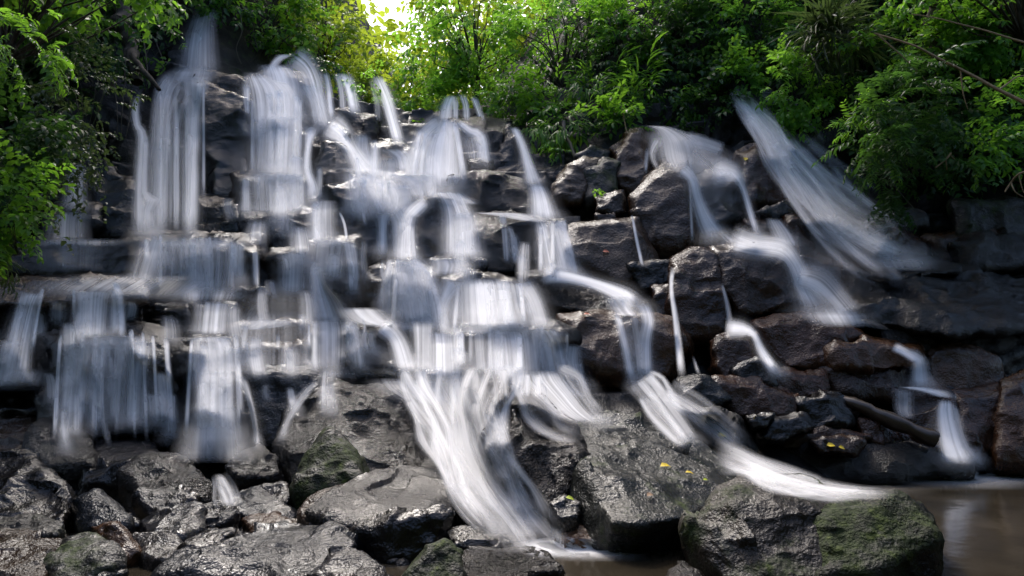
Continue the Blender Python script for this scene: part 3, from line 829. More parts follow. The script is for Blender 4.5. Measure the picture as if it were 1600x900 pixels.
NF = [0]
_sr = np.random.default_rng(61)
def strands(x0, x1, y0, y1, n, fan=0., lean=0., a=(.4, .85), w=(6, 18)):
    o = []
    for k in range(n):
        u = (k + _sr.uniform(.1, .9)) / n
        u = u + .06 * math.sin(u * 19 + y0)
        x = x0 + (x1 - x0) * u
        ye = y1 - _sr.uniform(0, .45) * (y1 - y0) * _sr.integers(0, 2)
        ys = y0 - _sr.uniform(0, 6) + 7 * math.sin(x * .07 + y0) * min(1, (y1 - y0) / 90)
        f = fan * (u - .5) + lean
        ww = _sr.uniform(*w)
        o.append(([(x, ys, ww), (x + f * .35, ys + .3 * (ye - ys), ww * 1.0), (x + f, ye, ww * 1.3)], dict(a=_sr.uniform(*a), st=.3, top=.06, bot=.3)))
    return o
def fall(label, *ribs, kind=None, name='waterfall', cat='waterfall', grp='streams of the cascade'):
    vs, fs, us, fa, ss, o = [], [], [], [], [], 0
    more = []
    for r in ribs:
        kw = r[1] if len(r) > 1 else {}
        more.append((r[0], kw))
        if kw.get('flat'):
            continue
        pth = r[0]
        ys = [q[1] for q in pth]
        wmx = max(q[2] for q in pth)
        if kw.get('a', .8) >= .5 and wmx > 18 and max(ys) - min(ys) > 35:
            # the same sheet's thin spray: wider and fainter, and the mist where it lands
            more.append(([(q[0], q[1], q[2] * 1.45 + 10) for q in pth], dict(a=.11 * kw.get('a', .8), st=.5, top=.2, bot=.2, edge=1.0, out=.10)))
            x, y, w = pth[-1]
            x2 = pth[-2][0]
            more.append(([(x - (x - x2) * .3, y - 30, w * 1.0), (x, y - 8, w * 1.45 + 10), (x, y + 12, w * 1.6 + 14)], dict(a=.17, st=.2, top=.5, bot=.45, edge=1.0, out=.12)))
    for r in more:
        kw = r[1]
        v, f, u, d, s = ribbon(r[0], **kw)
        vs.append(v); fs.append(f + o); us.append(u); fa.append(d); ss.append(s); o += len(v)
    me = new_mesh(name, np.concatenate(vs), np.concatenate(fs), M['fall'], uv=np.concatenate(us), attr={'fade': np.concatenate(fa), 'streak': np.concatenate(ss)})
    ob = bpy.data.objects.new(name, me)
    if kind:
        ob['kind'] = kind
    else:
        ob['label'] = label; ob['category'] = cat; ob['group'] = grp
    PENDING.append(ob)          # linked when all are shaped, so that no sheet drapes over another
    return ob
PENDING = []

def path_strands(c, n, a=(.35, .8), w=(8, 18), wide=.22):
    """many fine threads that follow one course; c = (x, y, width) down the stream"""
    c = np.array(c, float)
    T = np.gradient(c[:, :2], axis=0); T /= np.linalg.norm(T, axis=1, keepdims=True)
    N2 = np.stack((T[:, 1], -T[:, 0]), 1)
    o = [([tuple(q) for q in c], dict(a=wide, st=.9, top=.05))] if wide else []
    for k in range(n):
        u = -1 + 2 * (k + _sr.uniform(.1, .9)) / n
        i0 = _sr.integers(0, 2); i1 = len(c) - _sr.integers(0, 2)
        if i1 - i0 < 3:
            i0, i1 = 0, len(c)
        pts = []
        for m_ in range(i0, i1):
            s_ = (u * .5 + .07 * math.sin(m_ * 1.9 + k * 2.3)) * c[m_, 2]
            pts.append((c[m_, 0] + N2[m_, 0] * s_, c[m_, 1] + N2[m_, 1] * s_, _sr.uniform(*w)))
        o.append((pts, dict(a=_sr.uniform(*a), st=.55, top=.06, bot=.22)))
    return o

fall('misty spout leaping from the trees above the tall twin fall',
     ([(322,8,36),(313,50,58),(308,118,84)], dict(a=.45, st=.35, bot=.2)), ([(320,30,18),(308,60,30),(304,118,44)], dict(a=.3, st=.4)))
fall('tall twin fall dropping beside the black column', ([(304,100,60),(298,114,96),(290,132,104)], dict(a=.6, st=.3, top=.5, bot=.4)), *strands(246, 318, 140, 372, 8, w=(5, 12)),
     ([(292,112,96),(284,145,84),(270,200,80),(266,372,86)], dict(a=.3, st=.9)),
     ([(306,118,60),(304,160,34),(301,220,30),(297,374,30)], dict(a=1.0, st=.25, top=.05)),
     ([(280,118,70),(262,150,50),(254,230,34),(250,372,34)], dict(a=.6, st=.6)),
     ([(275,116,30),(250,160,30),(243,372,40)], dict(a=.35, st=.5)))
fall('thin broken fall at the edge of the root hung recess',
     ([(219,142,10),(212,165,16),(214,195,18),(222,215,24),(220,300,30),(222,372,44)], dict(a=.8, st=.5)),
     ([(228,212,14),(226,300,16),(240,312,34),(232,330,22),(234,372,36)], dict(a=.6, st=.5)))
fall('faint veil sliding out under the leafy bank',
     ([(132,200,6),(128,255,8)], dict(a=.5)), ([(140,206,6),(137,255,6)], dict(a=.4)),
     ([(122,252,26),(118,275,38),(116,330,46)], dict(a=.5, st=.3)),
     ([(108,330,90),(105,345,80),(104,378,90)], dict(a=.35, st=.6)))
fall('wide curtain pouring over the broad square block', *strands(212, 396, 377, 462, 13, a=(.4, .9), w=(5, 16)),
     ([(300,364,190),(302,380,196),(305,400,196),(300,468,200)], dict(a=.28, st=.9, top=.18)),
     ([(296,370,110),(300,384,112),(310,460,90)], dict(a=.5, st=.8)),
     ([(245,372,70),(240,390,76),(225,440,80)], dict(a=.4, st=.5)),
     ([(300,372,210),(300,382,214),(300,392,214)], dict(a=.55, st=.1, bot=.5, top=.4)),
     ([(398,392,16),(400,450,14)], dict(a=.5)))
fall('low lip of water along the flat wet ledge',
     ([(120,372,190),(120,379,190),(120,386,186)], dict(a=.4, st=.2, top=.4, bot=.4)), ([(118,378,150),(116,425,150)], dict(a=.16, st=.8)))
fall('white sheet spreading across the long shelf',
     ([(205,424,260),(180,440,300),(160,452,300),(140,470,260)], dict(a=.4, st=.6, top=.45, bot=.4)),
     ([(300,430,150),(280,446,160),(255,468,150)], dict(a=.5, st=.35, top=.4, bot=.4)),
     ([(330,448,140),(325,475,120)], dict(a=.6, st=.6)))
fall('outermost fall dropping off the long shelf', *strands(28, 74, 458, 560, 5, lean=-18),
     ([(52,456,52),(44,475,42),(30,530,50),(16,600,70)], dict(a=.9, st=.7, top=.04)), ([(20,530,50),(5,600,50)], dict(a=.6, st=.6)), ([(40,575,90),(30,604,110)], dict(a=.4, st=.3)))
fall('short curtain off the long shelf', *strands(110, 182, 456, 528, 8),
     ([(148,454,96),(146,468,80),(143,528,74)], dict(a=.85, st=.75, top=.05)), ([(180,440,18),(188,470,18),(191,528,16)], dict(a=.9, st=.3)))
fall('broad low curtain fanning out into mist', *strands(88, 256, 524, 690, 15, fan=20, a=(.45, .95), w=(5, 15)),
     ([(172,522,170),(168,534,180),(166,570,170),(168,668,170)], dict(a=.18, st=.9)),
     ([(172,522,160),(170,536,170),(165,556,160)], dict(a=.6, st=.4, top=.3, bot=.6)),
     ([(118,538,40),(110,600,40),(104,648,36)], dict(a=.6, st=.5)), ([(165,530,30),(152,590,26),(148,672,30)], dict(a=.9, st=.3)),
     ([(222,530,50),(212,590,50),(208,668,50)], dict(a=.6, st=.5)), ([(196,530,30),(184,590,28),(180,660,30)], dict(a=.7, st=.5)), ([(136,532,26),(128,590,26),(126,655,24)], dict(a=.7, st=.5)))
fall('lowest double stream behind the pile of boulders', *strands(300, 374, 532, 700, 10, fan=20),
     ([(332,470,76),(330,485,70),(326,524,72)], dict(a=.7, st=.8)), ([(334,524,66),(340,545,84),(345,585,100)], dict(a=.75, st=.6)),
     ([(338,578,84),(336,600,76),(335,650,80),(338,706,96)], dict(a=.95, st=.6)), ([(374,584,26),(386,612,16),(396,650,12),(402,696,12)], dict(a=.5, st=.7)),
     ([(335,650,120),(335,724,150)], dict(a=.4, st=.2, top=.4)), ([(330,526,150),(300,534,150)], dict(a=.4, st=.2)))
fall('trickles over the brown layered ledge',
     ([(385,505,12),(380,548,14)], dict(a=.6)), ([(435,520,10),(434,548,10)], dict(a=.5)), ([(452,545,14),(452,578,12)], dict(a=.6)),
     ([(420,498,120),(410,508,130),(380,516,60)], dict(a=.5, st=.3)), ([(372,540,60),(365,575,50)], dict(a=.5)), ([(410,474,40),(395,500,50)], dict(a=.45)), ([(425,486,140),(425,530,150),(425,584,140)], dict(a=.2)), ([(395,490,60),(385,530,60),(385,580,60)], dict(a=.2)))
fall('arched jet and veil topping the stacked steps', *strands(388, 478, 150, 275, 10),
     ([(402,112,50),(425,140,100),(430,170,104),(430,210,100)], dict(a=.75, st=.4, top=.12)), ([(430,100,60),(442,130,80),(448,190,70)], dict(a=.8, st=.3)),
     ([(450,84,36),(432,96,20),(420,118,20)], dict(a=.7, st=.2)), ([(455,86,50),(480,108,44),(494,150,44),(506,204,50)], dict(a=.65, st=.6)),
     ([(480,130,40),(500,170,40),(510,210,40)], dict(a=.4, st=.5)), ([(384,130,16),(386,180,12)], dict(a=.6)))
fall('veil dropping down the stacked steps', *strands(384, 478, 275, 335, 7, a=(.3, .6)),
     ([(436,180,80),(434,212,86),(430,275,96)], dict(a=.75, st=.5)), ([(425,196,100),(428,212,100),(430,225,96)], dict(a=.6, st=.1, top=.4, bot=.4)),
     ([(430,270,104),(430,282,106),(432,335,100)], dict(a=.5, st=.5)), ([(428,268,106),(430,279,108),(430,288,106)], dict(a=.6, st=.1, top=.4, bot=.4)),
     ([(455,270,40),(458,330,44)], dict(a=.6, st=.3)), ([(455,392,60),(458,410,56),(456,462,56)], dict(a=.5, st=.5)), ([(398,388,12),(400,440,10)], dict(a=.5)))
fall('bright cord of water running between the steps and the wedge',
     ([(488,196,34),(482,225,16),(480,262,18),(488,290,26),(490,318,40)], dict(a=.95, st=.3)), ([(500,260,12),(498,310,14)], dict(a=.6)))
fall('three thin falls side by side beneath the leaves',
     ([(508,112,14),(514,140,13),(520,190,14)], dict(a=.85, st=.4)), ([(528,114,16),(534,145,13),(536,180,14)], dict(a=.5, st=.5)), ([(538,114,28),(547,140,24),(554,180,24)], dict(a=.85, st=.5)), ([(498,112,16),(502,180,20)], dict(a=.4)))
fall('single leaning fall with a clean white head',
     ([(588,118,24),(602,150,26),(614,190,24),(624,228,26)], dict(a=.95, st=.5, top=.05)), ([(582,124,14),(590,160,16),(592,190,14)], dict(a=.35)))
fall('diagonal stream past the bare black wedge',
     ([(512,194,60),(530,206,50),(545,226,34),(560,252,40),(578,278,60)], dict(a=.95, st=.35)), ([(565,208,30),(566,240,44),(580,268,50)], dict(a=.6, st=.4)),
     ([(612,232,60),(628,245,44),(634,270,50)], dict(a=.7, st=.5)))
fall('foaming shelf feeding the forked stream', *strands(560, 660, 285, 335, 9),
     ([(570,272,70),(584,284,100),(596,300,90),(608,336,70)], dict(a=.85, st=.5)), ([(632,272,110),(650,284,90),(662,310,60)], dict(a=.7, st=.4)), ([(600,288,120),(612,310,96),(606,340,80)], dict(a=.55, st=.7)), ([(560,262,80),(610,276,90)], dict(a=.7, st=.2)))
fall('forked stream dropping on both sides of a dark pocket',
     ([(604,332,60),(598,345,22),(597,400,24)], dict(a=.7, st=.4)), ([(668,312,28),(645,332,34),(636,350,36),(634,408,46)], dict(a=1.0, st=.3)), ([(612,334,44),(622,345,36),(628,405,40)], dict(a=.75, st=.4)))
fall('narrow double curtain down the square columns',
     ([(505,312,50),(502,325,54),(502,378,58)], dict(a=.55, st=.75)), ([(494,314,22),(494,345,20),(497,380,20)], dict(a=.85, st=.4)), ([(515,374,84),(515,385,84),(510,440,80)], dict(a=.4, st=.7)),
     ([(515,372,84),(515,380,84),(515,388,80)], dict(a=.5, st=.1, top=.4, bot=.4)), ([(545,376,22),(548,392,24),(552,425,22),(552,462,18)], dict(a=.9, st=.5)), ([(530,330,6),(538,350,6),(542,376,6)], dict(a=.7)),
     ([(495,415,24),(500,445,28),(508,470,60),(520,510,90)], dict(a=.85, st=.4)))
fall('spring head spilling three ways from a round rock',
     ([(706,148,22),(699,165,24),(695,192,26)], dict(a=.9, st=.3, top=.06)), ([(722,146,18),(728,165,14),(729,190,16)], dict(a=.7)), ([(740,150,16),(748,172,14),(754,190,16)], dict(a=.7)), ([(712,150,14),(712,190,10)], dict(a=.7)))
fall('domed white fall below the spring head', *strands(650, 718, 200, 300, 8, fan=40),
     ([(696,184,50),(690,205,70),(682,240,100),(680,300,110)], dict(a=.85, st=.55, top=.07)), ([(702,186,34),(702,240,36),(700,300,46)], dict(a=.8, st=.3)), ([(690,188,36),(665,210,40),(650,250,50),(648,290,50)], dict(a=.6, st=.5)),
     ([(714,190,16),(735,206,22),(750,214,30),(758,255,24)], dict(a=.7, st=.5)), ([(736,210,50),(740,230,40),(742,252,30)], dict(a=.4)))
fall('soft white drop down the side of the pointed dome',
     ([(700,298,66),(712,320,60),(720,350,74),(722,408,84)], dict(a=.75, st=.5)), ([(690,300,50),(715,310,60),(735,320,50)], dict(a=.4, st=.3)), ([(722,330,50),(725,405,60)], dict(a=.5, st=.4)),
     ([(700,402,90),(705,415,96),(700,432,90)], dict(a=.55, st=.3)))
fall('fan shaped fall spreading below the fork', *strands(610, 672, 414, 520, 8, fan=30),
     ([(632,404,50),(640,420,76),(652,460,90),(660,520,80)], dict(a=.95, st=.6, top=.08)), ([(636,408,40),(660,428,40),(678,470,36),(686,525,40)], dict(a=.9, st=.4)), ([(615,412,30),(610,450,40),(612,500,50)], dict(a=.5, st=.6)))
fall('broad white veil over the rounded step', *strands(692, 836, 446, 520, 15, fan=24),
     ([(760,434,130),(764,446,140),(768,480,150),(775,520,170)], dict(a=.9, st=.5, top=.12)), ([(740,436,100),(745,460,110),(750,500,110)], dict(a=.5, st=.2)), ([(715,440,60),(695,470,30),(686,520,40)], dict(a=.8, st=.4)),
     ([(815,440,50),(835,470,40),(848,515,40)], dict(a=.6, st=.5)), ([(770,505,170),(775,518,176),(778,526,176)], dict(a=.5, st=.2, top=.4, bot=.4)))
fall('white curtain in the middle falling past the undercut ledge', *strands(706, 884, 517, 590, 17),
     ([(690,518,64),(692,535,60),(694,600,70)], dict(a=.95, st=.6)), ([(795,516,130),(800,530,130),(806,590,130)], dict(a=.6, st=.8)), ([(845,512,60),(860,535,60),(872,592,56)], dict(a=.85, st=.65)), ([(760,516,70),(765,585,70)], dict(a=.5, st=.8)))
fall('pair of white slides beside the blunt dark block', *strands(476, 560, 502, 582, 9),
     ([(510,500,80),(512,515,90),(512,580,86)], dict(a=.7, st=.75)), ([(545,506,30),(556,535,24),(562,582,28)], dict(a=.8)), ([(596,506,40),(620,530,40),(636,580,46)], dict(a=.85, st=.5)), ([(560,480,80),(580,500,90),(610,512,60)], dict(a=.6, st=.3)),
     ([(660,500,50),(660,530,40),(660,585,40)], dict(a=.6)), ([(640,500,120),(650,520,140)], dict(a=.5, st=.2)))
fall('slim fall slipping past the black recess',
     ([(803,198,18),(815,225,18),(826,262,24),(834,292,34)], dict(a=.95, st=.4, top=.05)), ([(838,286,30),(845,310,44),(850,345,60)], dict(a=.9, st=.5)))
fall('white side curtain and the stream it feeds along the long ledge', *strands(838, 892, 352, 432, 6),
     ([(852,344,50),(858,355,60),(866,390,66),(876,432,76)], dict(a=.7, st=.75)), ([(866,348,30),(880,365,22),(890,400,20),(897,434,22)], dict(a=.9, st=.3)), ([(846,428,40),(890,434,26),(935,446,24),(975,464,36),(1000,484,40)], dict(a=.95, st=.2)),
     ([(962,462,50),(975,485,50),(985,495,50)], dict(a=.6, st=.6)), ([(1004,474,30),(1012,500,26),(1006,540,30),(1008,606,32)], dict(a=.9, st=.4)), ([(962,488,16),(972,520,18),(990,604,20)], dict(a=.9, st=.3)), ([(985,490,40),(992,530,34),(1000,600,34)], dict(a=.35)))
fall('twin small falls across the thin ledge',
     ([(784,330,20),(786,356,14)], dict(a=.7)), ([(788,352,12),(790,380,12),(792,412,12)], dict(a=.8)), ([(794,352,14),(802,375,12),(806,412,12)], dict(a=.7)), ([(770,332,90),(800,336,90),(850,348,50)], dict(a=.5, st=.2)))
def slope_strands():
    rg = np.random.default_rng(44)
    Y_ = [574, 620, 650, 710, 770, 810, 856]
    C_ = [715, 716, 722, 736, 768, 797, 830]
    H_ = [92, 80, 66, 60, 62, 58, 56]
    o = [([(float(np.interp(y, Y_, C_)), y, 1.9 * float(np.interp(y, Y_, H_))) for y in Y_], dict(a=.22, st=.95))]
    for k in range(24):
        u = -1 + 2 * (k + rg.uniform(.2, .8)) / 24
        y0 = 572 if k % 3 else rg.uniform(600, 690)
        y1 = 858 if k % 2 else rg.uniform(720, 850)
        pts = []
        for y in np.arange(y0, y1 + 1, 32):
            pts.append((float(np.interp(y, Y_, C_) + (u + .13 * math.sin(y * .035 + k * 1.9)) * np.interp(y, Y_, H_)), float(y), rg.uniform(14, 34)))
        o.append((pts, dict(a=rg.uniform(.3, .75), st=.75, top=.04, bot=.12)))
    o.append(([(660,590,200),(670,606,200),(690,630,150)], dict(a=.45, st=.5)))
    return o
fall('wide stream rushing down the slope to the pool', *slope_strands())
fall('side branch curling past the top of the biggest rough boulder',
     *path_strands([(498,596,16),(482,608,18),(466,628,18),(450,656,18),(434,698,28)], 3, a=(.15, .3), w=(6, 10), wide=.4),
     ([(600,574,120),(620,592,120)], dict(a=.35, st=.5)), ([(540,576,110),(536,592,110)], dict(a=.3, st=.6, top=.4, bot=.4)))
fall('white rush over the head of the slanting slab',
     *path_strands([(846,578,110),(852,594,116),(872,618,110),(896,644,96),(926,664,80)], 9, a=(.15, .4), w=(14, 34), wide=.6), *strands(795, 850, 584, 622, 5))
fall('stream skirting the upper edge of the slanting slab',
     *path_strands([(1000,592,56),(1014,608,60),(1034,634,52),(1058,664,44),(1082,696,36)], 6, a=(.2, .45), w=(10, 22), wide=.6), *path_strands([(1040,612,40),(1085,640,46),(1130,672,50),(1160,702,44)], 4, a=(.1, .25), w=(10, 20), wide=.3))
def run_strands():
    rg = np.random.default_rng(21)
    c = np.array([(1112, 702), (1150, 716), (1190, 735), (1235, 751), (1290, 763), (1345, 769), (1400, 770)], float)
    o = [([(x, y, 56 - 6 * n) for n, (x, y) in enumerate(c)], dict(a=.45, st=.9, top=.15, bot=.2))]
    for k in range(12):
        d = rg.uniform(-1, 1)
        i0 = rg.integers(0, 2); i1 = len(c) - rg.integers(0, 3)
        o.append(([(x + d * 10, y + d * (30 - 3.4 * n) * (1 + .3 * math.sin(n * 1.7 + k)), rg.uniform(10, 24)) for n, (x, y) in list(enumerate(c))[i0:i1]], dict(a=rg.uniform(.15, .38), st=.8, top=.15, bot=.25)))
    return o
fall('lowest white run sweeping round into the pool', *run_strands())
fall('fanning stream down the middle of the dark outcrop',
     ([(1020,196,40),(1040,202,50),(1060,220,90),(1068,250,100),(1072,270,60)], dict(a=.5, st=.5)), ([(1070,220,40),(1100,226,30),(1130,236,30)], dict(a=.5, st=.3)), ([(1064,262,30),(1082,280,26),(1090,310,26),(1104,345,40),(1125,376,60)], dict(a=.85, st=.4)),
     ([(1110,268,60),(1145,272,40),(1160,292,16),(1172,330,14),(1185,372,14)], dict(a=.8, st=.2)), ([(1120,360,50),(1140,380,50)], dict(a=.7)), ([(1012,230,10),(1008,270,8)], dict(a=.5)), ([(1078,285,6),(1082,380,8)], dict(a=.5)),
     ([(1030,215,30),(1018,240,16),(1026,265,14)], dict(a=.4)), ([(1040,205,110),(1100,250,150),(1140,290,120)], dict(a=.22, st=.2)))
fall('bending stream beside the rough dark cube',
     ([(1140,372,60),(1180,384,50),(1220,390,50),(1240,410,40),(1255,440,50),(1285,490,90)], dict(a=.75, st=.5)), ([(1208,340,26),(1222,362,40),(1235,386,40)], dict(a=.7)), ([(1245,430,50),(1280,440,60),(1310,470,50),(1330,496,60)], dict(a=.45, st=.4)),
     ([(1300,478,120),(1312,494,140),(1322,512,120)], dict(a=.7, st=.3, top=.5, bot=.4)), ([(1340,498,60),(1362,506,40),(1384,516,24)], dict(a=.7, st=.3)))
fall('strong slanting fall shooting out of the leaves',
     *path_strands([(1146,140,16),(1172,172,30),(1202,208,44),(1224,240,54),(1254,284,66),(1304,336,84),(1366,378,100),(1416,404,110)], 14, a=(.25, .65), w=(10, 26), wide=.6),
     ([(1148,142,12),(1175,178,18),(1205,213,22),(1230,250,24),(1264,300,28),(1312,346,32),(1372,382,36),(1424,404,44)], dict(a=.9, st=.4, top=.02, bot=.1)),
     *path_strands([(1185,148,16),(1220,158,22),(1258,190,26),(1288,226,40)], 4, a=(.25, .45), w=(6, 12), wide=.15),
     *path_strands([(1235,215,40),(1290,270,60),(1350,335,80),(1420,385,90)], 8, a=(.12, .3), w=(8, 18), wide=.08),
     *path_strands([(1402,346,40),(1372,352,44),(1350,366,40)], 4, a=(.3, .5), w=(8, 14), wide=.2),
     ([(1400,398,110),(1410,410,140),(1418,424,130)], dict(a=.35, st=.2, top=.4, bot=.4)))
fall('straight trickle down the big split block',
     ([(1052,416,10),(1049,450,9),(1056,500,12),(1066,590,16)], dict(a=.75, st=.2)))
fall('little trickle down the pale pillar foot',
     ([(988,336,5),(994,370,7),(1004,416,8)], dict(a=.75, st=.1)))
fall('faint trickle and tiny pouring stream below it',
     ([(1128,442,7),(1136,475,10),(1142,512,14)], dict(a=.4, st=.1)), ([(1132,512,40),(1160,514,30),(1178,522,16),(1190,548,20),(1204,572,26),(1218,592,26)], dict(a=.8, st=.2)), ([(1083,556,6),(1092,586,10)], dict(a=.4)))
fall('small two step stream in the dark bank',
     ([(1395,540,20),(1418,552,18),(1436,562,28),(1438,580,34),(1440,608,46)], dict(a=.9, st=.5)), ([(1425,604,60),(1460,612,50),(1480,622,30)], dict(a=.8, st=.2)), ([(1478,624,28),(1478,650,38),(1486,690,50),(1498,726,66)], dict(a=.85, st=.5)),
     ([(1412,606,40),(1412,640,36),(1418,655,30)], dict(a=.35)), ([(1490,632,14),(1505,690,20),(1528,724,24)], dict(a=.5)), ([(1494,628,8),(1494,612,8)], dict(a=.3)))
fall('low trickles between the small boulders',
     *path_strands([(342,740,18),(348,756,34),(356,774,44),(360,792,40)], 4, a=(.2, .4), w=(8, 14), wide=.45))
# foam where the streams meet the pool: part of the pool's surface
fall('', ([(865,838,110),(895,856,220),(925,878,190)], dict(a=.75, st=.1, flat=True, out=0, top=.3, bot=.55, edge=1.)), ([(850,840,80),(862,856,110),(872,872,100)], dict(a=.6, st=.1, flat=True, out=0, edge=1.)),
     ([(1370,752,140),(1385,764,190),(1390,778,170)], dict(a=.6, st=.1, flat=True, out=0, top=.3, bot=.5, edge=1.)), ([(1530,730,170),(1525,744,260),(1515,766,260)], dict(a=.35, st=.1, flat=True, out=0, top=.3, bot=.6, edge=1.)), kind='structure', name='pool_foam')
# thin films and odd trickles all over the wet steps: part of the water, beyond counting
rgw = np.random.default_rng(12)
films = []
for _ in range(150):
    x = rgw.uniform(60, 900); y = rgw.uniform(150, 640)
    if y < np.interp(x, [60, 230, 330, 500, 640, 800, 900], [470, 400, 330, 170, 240, 330, 440]): continue
    if x < 200 and y < 430: continue
    if y > np.interp(x, [60, 450, 600, 900], [640, 640, 560, 600]): continue
    w = rgw.uniform(8, 46); l = rgw.uniform(30, 80)
    films.append(([(x, y, w * .8), (x + rgw.uniform(-3, 5), y + l * .4, w), (x + rgw.uniform(-4, 8), y + l, w * 1.1)], dict(a=rgw.uniform(.25, .6), st=rgw.uniform(.4, .8), bot=.4, top=.12)))
for (x, y, w, l) in [(420, 250, 140, 200), (520, 420, 160, 170), (620, 300, 170, 120), (680, 460, 180, 130), (300, 410, 220, 80), (440, 480, 200, 90), (160, 600, 240, 110), (340, 660, 170, 80), (560, 560, 200, 60), (560, 250, 160, 100), (690, 250, 140, 120), (800, 560, 170, 70), (1110, 290, 140, 120), (1290, 420, 130, 120)]:
    films.append(([(x, y - l / 2, w * .8), (x, y, w), (x, y + l / 2, w)], dict(a=.10, st=.3, top=.45, bot=.45, edge=1.0, out=.16)))
fall('', *films, kind='structure', name='cascade_water')
for ob in PENDING:
    COL.objects.link(ob)
# ---------------------------------------------------------------- plants
def leaf_material(name, lo, hi, trans, gloss=.42, tfac=.42):
    m, nt, N, L, out = mat(name)
    at = N('ShaderNodeAttribute', attribute_name='tint')
    r = ramp(N, [(0.0, lo), (0.82, hi), (0.93, hi), (1.0, (hi[0] * 2.6, hi[1] * 1.1, hi[2]))])
    L(at.outputs['Fac'], r.inputs[0])
    r2 = ramp(N, [(0.0, tuple(.6 * c for c in trans)), (1.0, trans)])
    L(at.outputs['Fac'], r2.inputs[0])
    b = N('ShaderNodeBsdfPrincipled', i_Roughness=gloss)
    b.inputs['Specular IOR Level'].default_value = .35
    L(r.outputs[0], b.inputs['Base Color'])
    t = N('ShaderNodeBsdfTranslucent')
    L(r2.outputs[0], t.inputs[0])
    x = N('ShaderNodeMixShader'); x.inputs[0].default_value = tfac
    L(b.outputs[0], x.inputs[1]); L(t.outputs[0], x.inputs[2]); L(x.outputs[0], out.inputs['Surface'])
    return m

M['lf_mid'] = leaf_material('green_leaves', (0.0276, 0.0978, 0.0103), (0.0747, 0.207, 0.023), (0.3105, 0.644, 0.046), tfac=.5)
M['lf_bright'] = leaf_material('sunlit_bright_leaves', (0.0468, 0.156, 0.0156), (0.104, 0.273, 0.0312), (0.39, 0.78, 0.065), tfac=.5)  # brighter leaf colour stands in for sun on the lit plants
M['lf_backlit'] = leaf_material('backlit_yellow_leaves', (0.096, 0.18, 0.012), (0.168, 0.276, 0.024), (0.696, 0.888, 0.072), tfac=.55)  # sun glow from behind is put into the yellow leaf colour
M['lf_dark'] = leaf_material('shaded_dark_leaves', (0.0125, 0.0425, 0.0088), (0.0325, 0.0938, 0.0175), (0.1, 0.2375, 0.0312))  # darker leaf colour stands in for shade on the banks and overhangs
M['lf_olive'] = leaf_material('olive_leaves', (.02, .035, .012), (.055, .08, .03), (.10, .16, .04))
m, nt, N, L, out = mat('bark')
n = N('ShaderNodeTexNoise', i_Scale=8.0, i_Detail=6.0)
r = ramp(N, [(0.3, (.02, .015, .010)), (0.7, (.075, .055, .036))])
tc = N('ShaderNodeTexCoord'); L(tc.outputs['Object'], n.inputs['Vector'])
L(n.outputs['Fac'], r.inputs[0])
b = N('ShaderNodeBsdfPrincipled', i_Roughness=.8)
bp = N('ShaderNodeBump', i_Strength=.6, i_Distance=.03); L(n.outputs['Fac'], bp.inputs['Height']); L(bp.outputs[0], b.inputs['Normal'])
L(r.outputs[0], b.inputs['Base Color']); L(b.outputs[0], out.inputs['Surface'])
M['bark'] = m
def plain(name, c, rough=.7):
    m, nt, N, L, out = mat(name)
    n = N('ShaderNodeTexNoise', i_Scale=14.0, i_Detail=4.0)
    r = ramp(N, [(.3, tuple(.55 * v for v in c)), (.7, c)])
    tc = N('ShaderNodeTexCoord'); L(tc.outputs['Object'], n.inputs['Vector'])
    L(n.outputs['Fac'], r.inputs[0])
    b = N('ShaderNodeBsdfPrincipled', i_Roughness=rough)
    L(r.outputs[0], b.inputs['Base Color']); L(b.outputs[0], out.inputs['Surface'])
    return m
M['drywood'] = plain('dry_branch', (.30, .20, .09))
M['stem'] = plain('green_stem', (.05, .06, .02))
M['root'] = plain('hanging_root', (.11, .085, .06))

def unit(v):
    return v / (np.linalg.norm(v, axis=-1, keepdims=True) + 1e-9)

def sprig_template(kind, L):
    """leaves of one sprig in its own frame: x across, y along, z up -> pos, dir, up, length, width"""
    p, d, u, l, w = [], [], [], [], []
    def add(pos, dr, up, ln, wd):
        p.append(pos); d.append(dr); u.append(up); l.append(ln); w.append(wd)
    if kind == 'broad':
        n = 8
        for i in range(n):
            t = (i + .6) / n
            s = 1 if i % 2 else -1
            add((s * .02, t * 2.6 * L, -.5 * L * t * t), (s * .85, .5, -.35), (s * .25, .1, 1), L * (.7 + .4 * math.sin(3 * t)), L * .52)
        add((0, 2.6 * L, -.5 * L), (0, 1, -.5), (0, .4, 1), L * .9, L * .5)
    elif kind == 'pinnate':
        n = 11
        for i in range(n):
            t = (i + .5) / n
            for s in (-1, 1):
                ln = L * (.45 + .75 * math.sin(math.pi * (.12 + .82 * t)))
                add((0, t * 4.2 * L, -1.5 * L * t * t), (s, .42, -.30 - .2 * t), (s * .3, -.1, 1), ln, ln * .26)
    elif kind == 'bamboo':
        n = 7
        for i in range(n):
            t = (i + .5) / n
            s = 1 if i % 2 else -1
            add((s * .01, t * 1.7 * L, -.3 * L * t), (s * (.55 - .3 * t), 1, -.75), (s * .2, .6, 1), L * (1.05 + .35 * math.sin(7 * t)), L * .17)
    elif kind == 'vine':
        n = 16
        for i in range(n):
            t = (i + .5) / n
            an = i * 2.4
            add((.05 * math.sin(9 * t), .1 * math.sin(5 * t), -t * 7 * L), (math.cos(an), math.sin(an), -.55), (0, 0, 1), L * (.8 + .3 * math.sin(11 * t)), L * .62)
    elif kind == 'grass':
        n = 7
        for i in range(n):
            an = i * 2.4
            add((.1 * L * math.cos(an), .1 * L * math.sin(an), 0), (.5 * math.cos(an), .5 + .4 * math.sin(an), .2), (0, -.3, 1), L * (1.4 + .7 * math.sin(an * 3)), L * .10)
    return [np.array(q, float) for q in (p, d, u, l, w)]

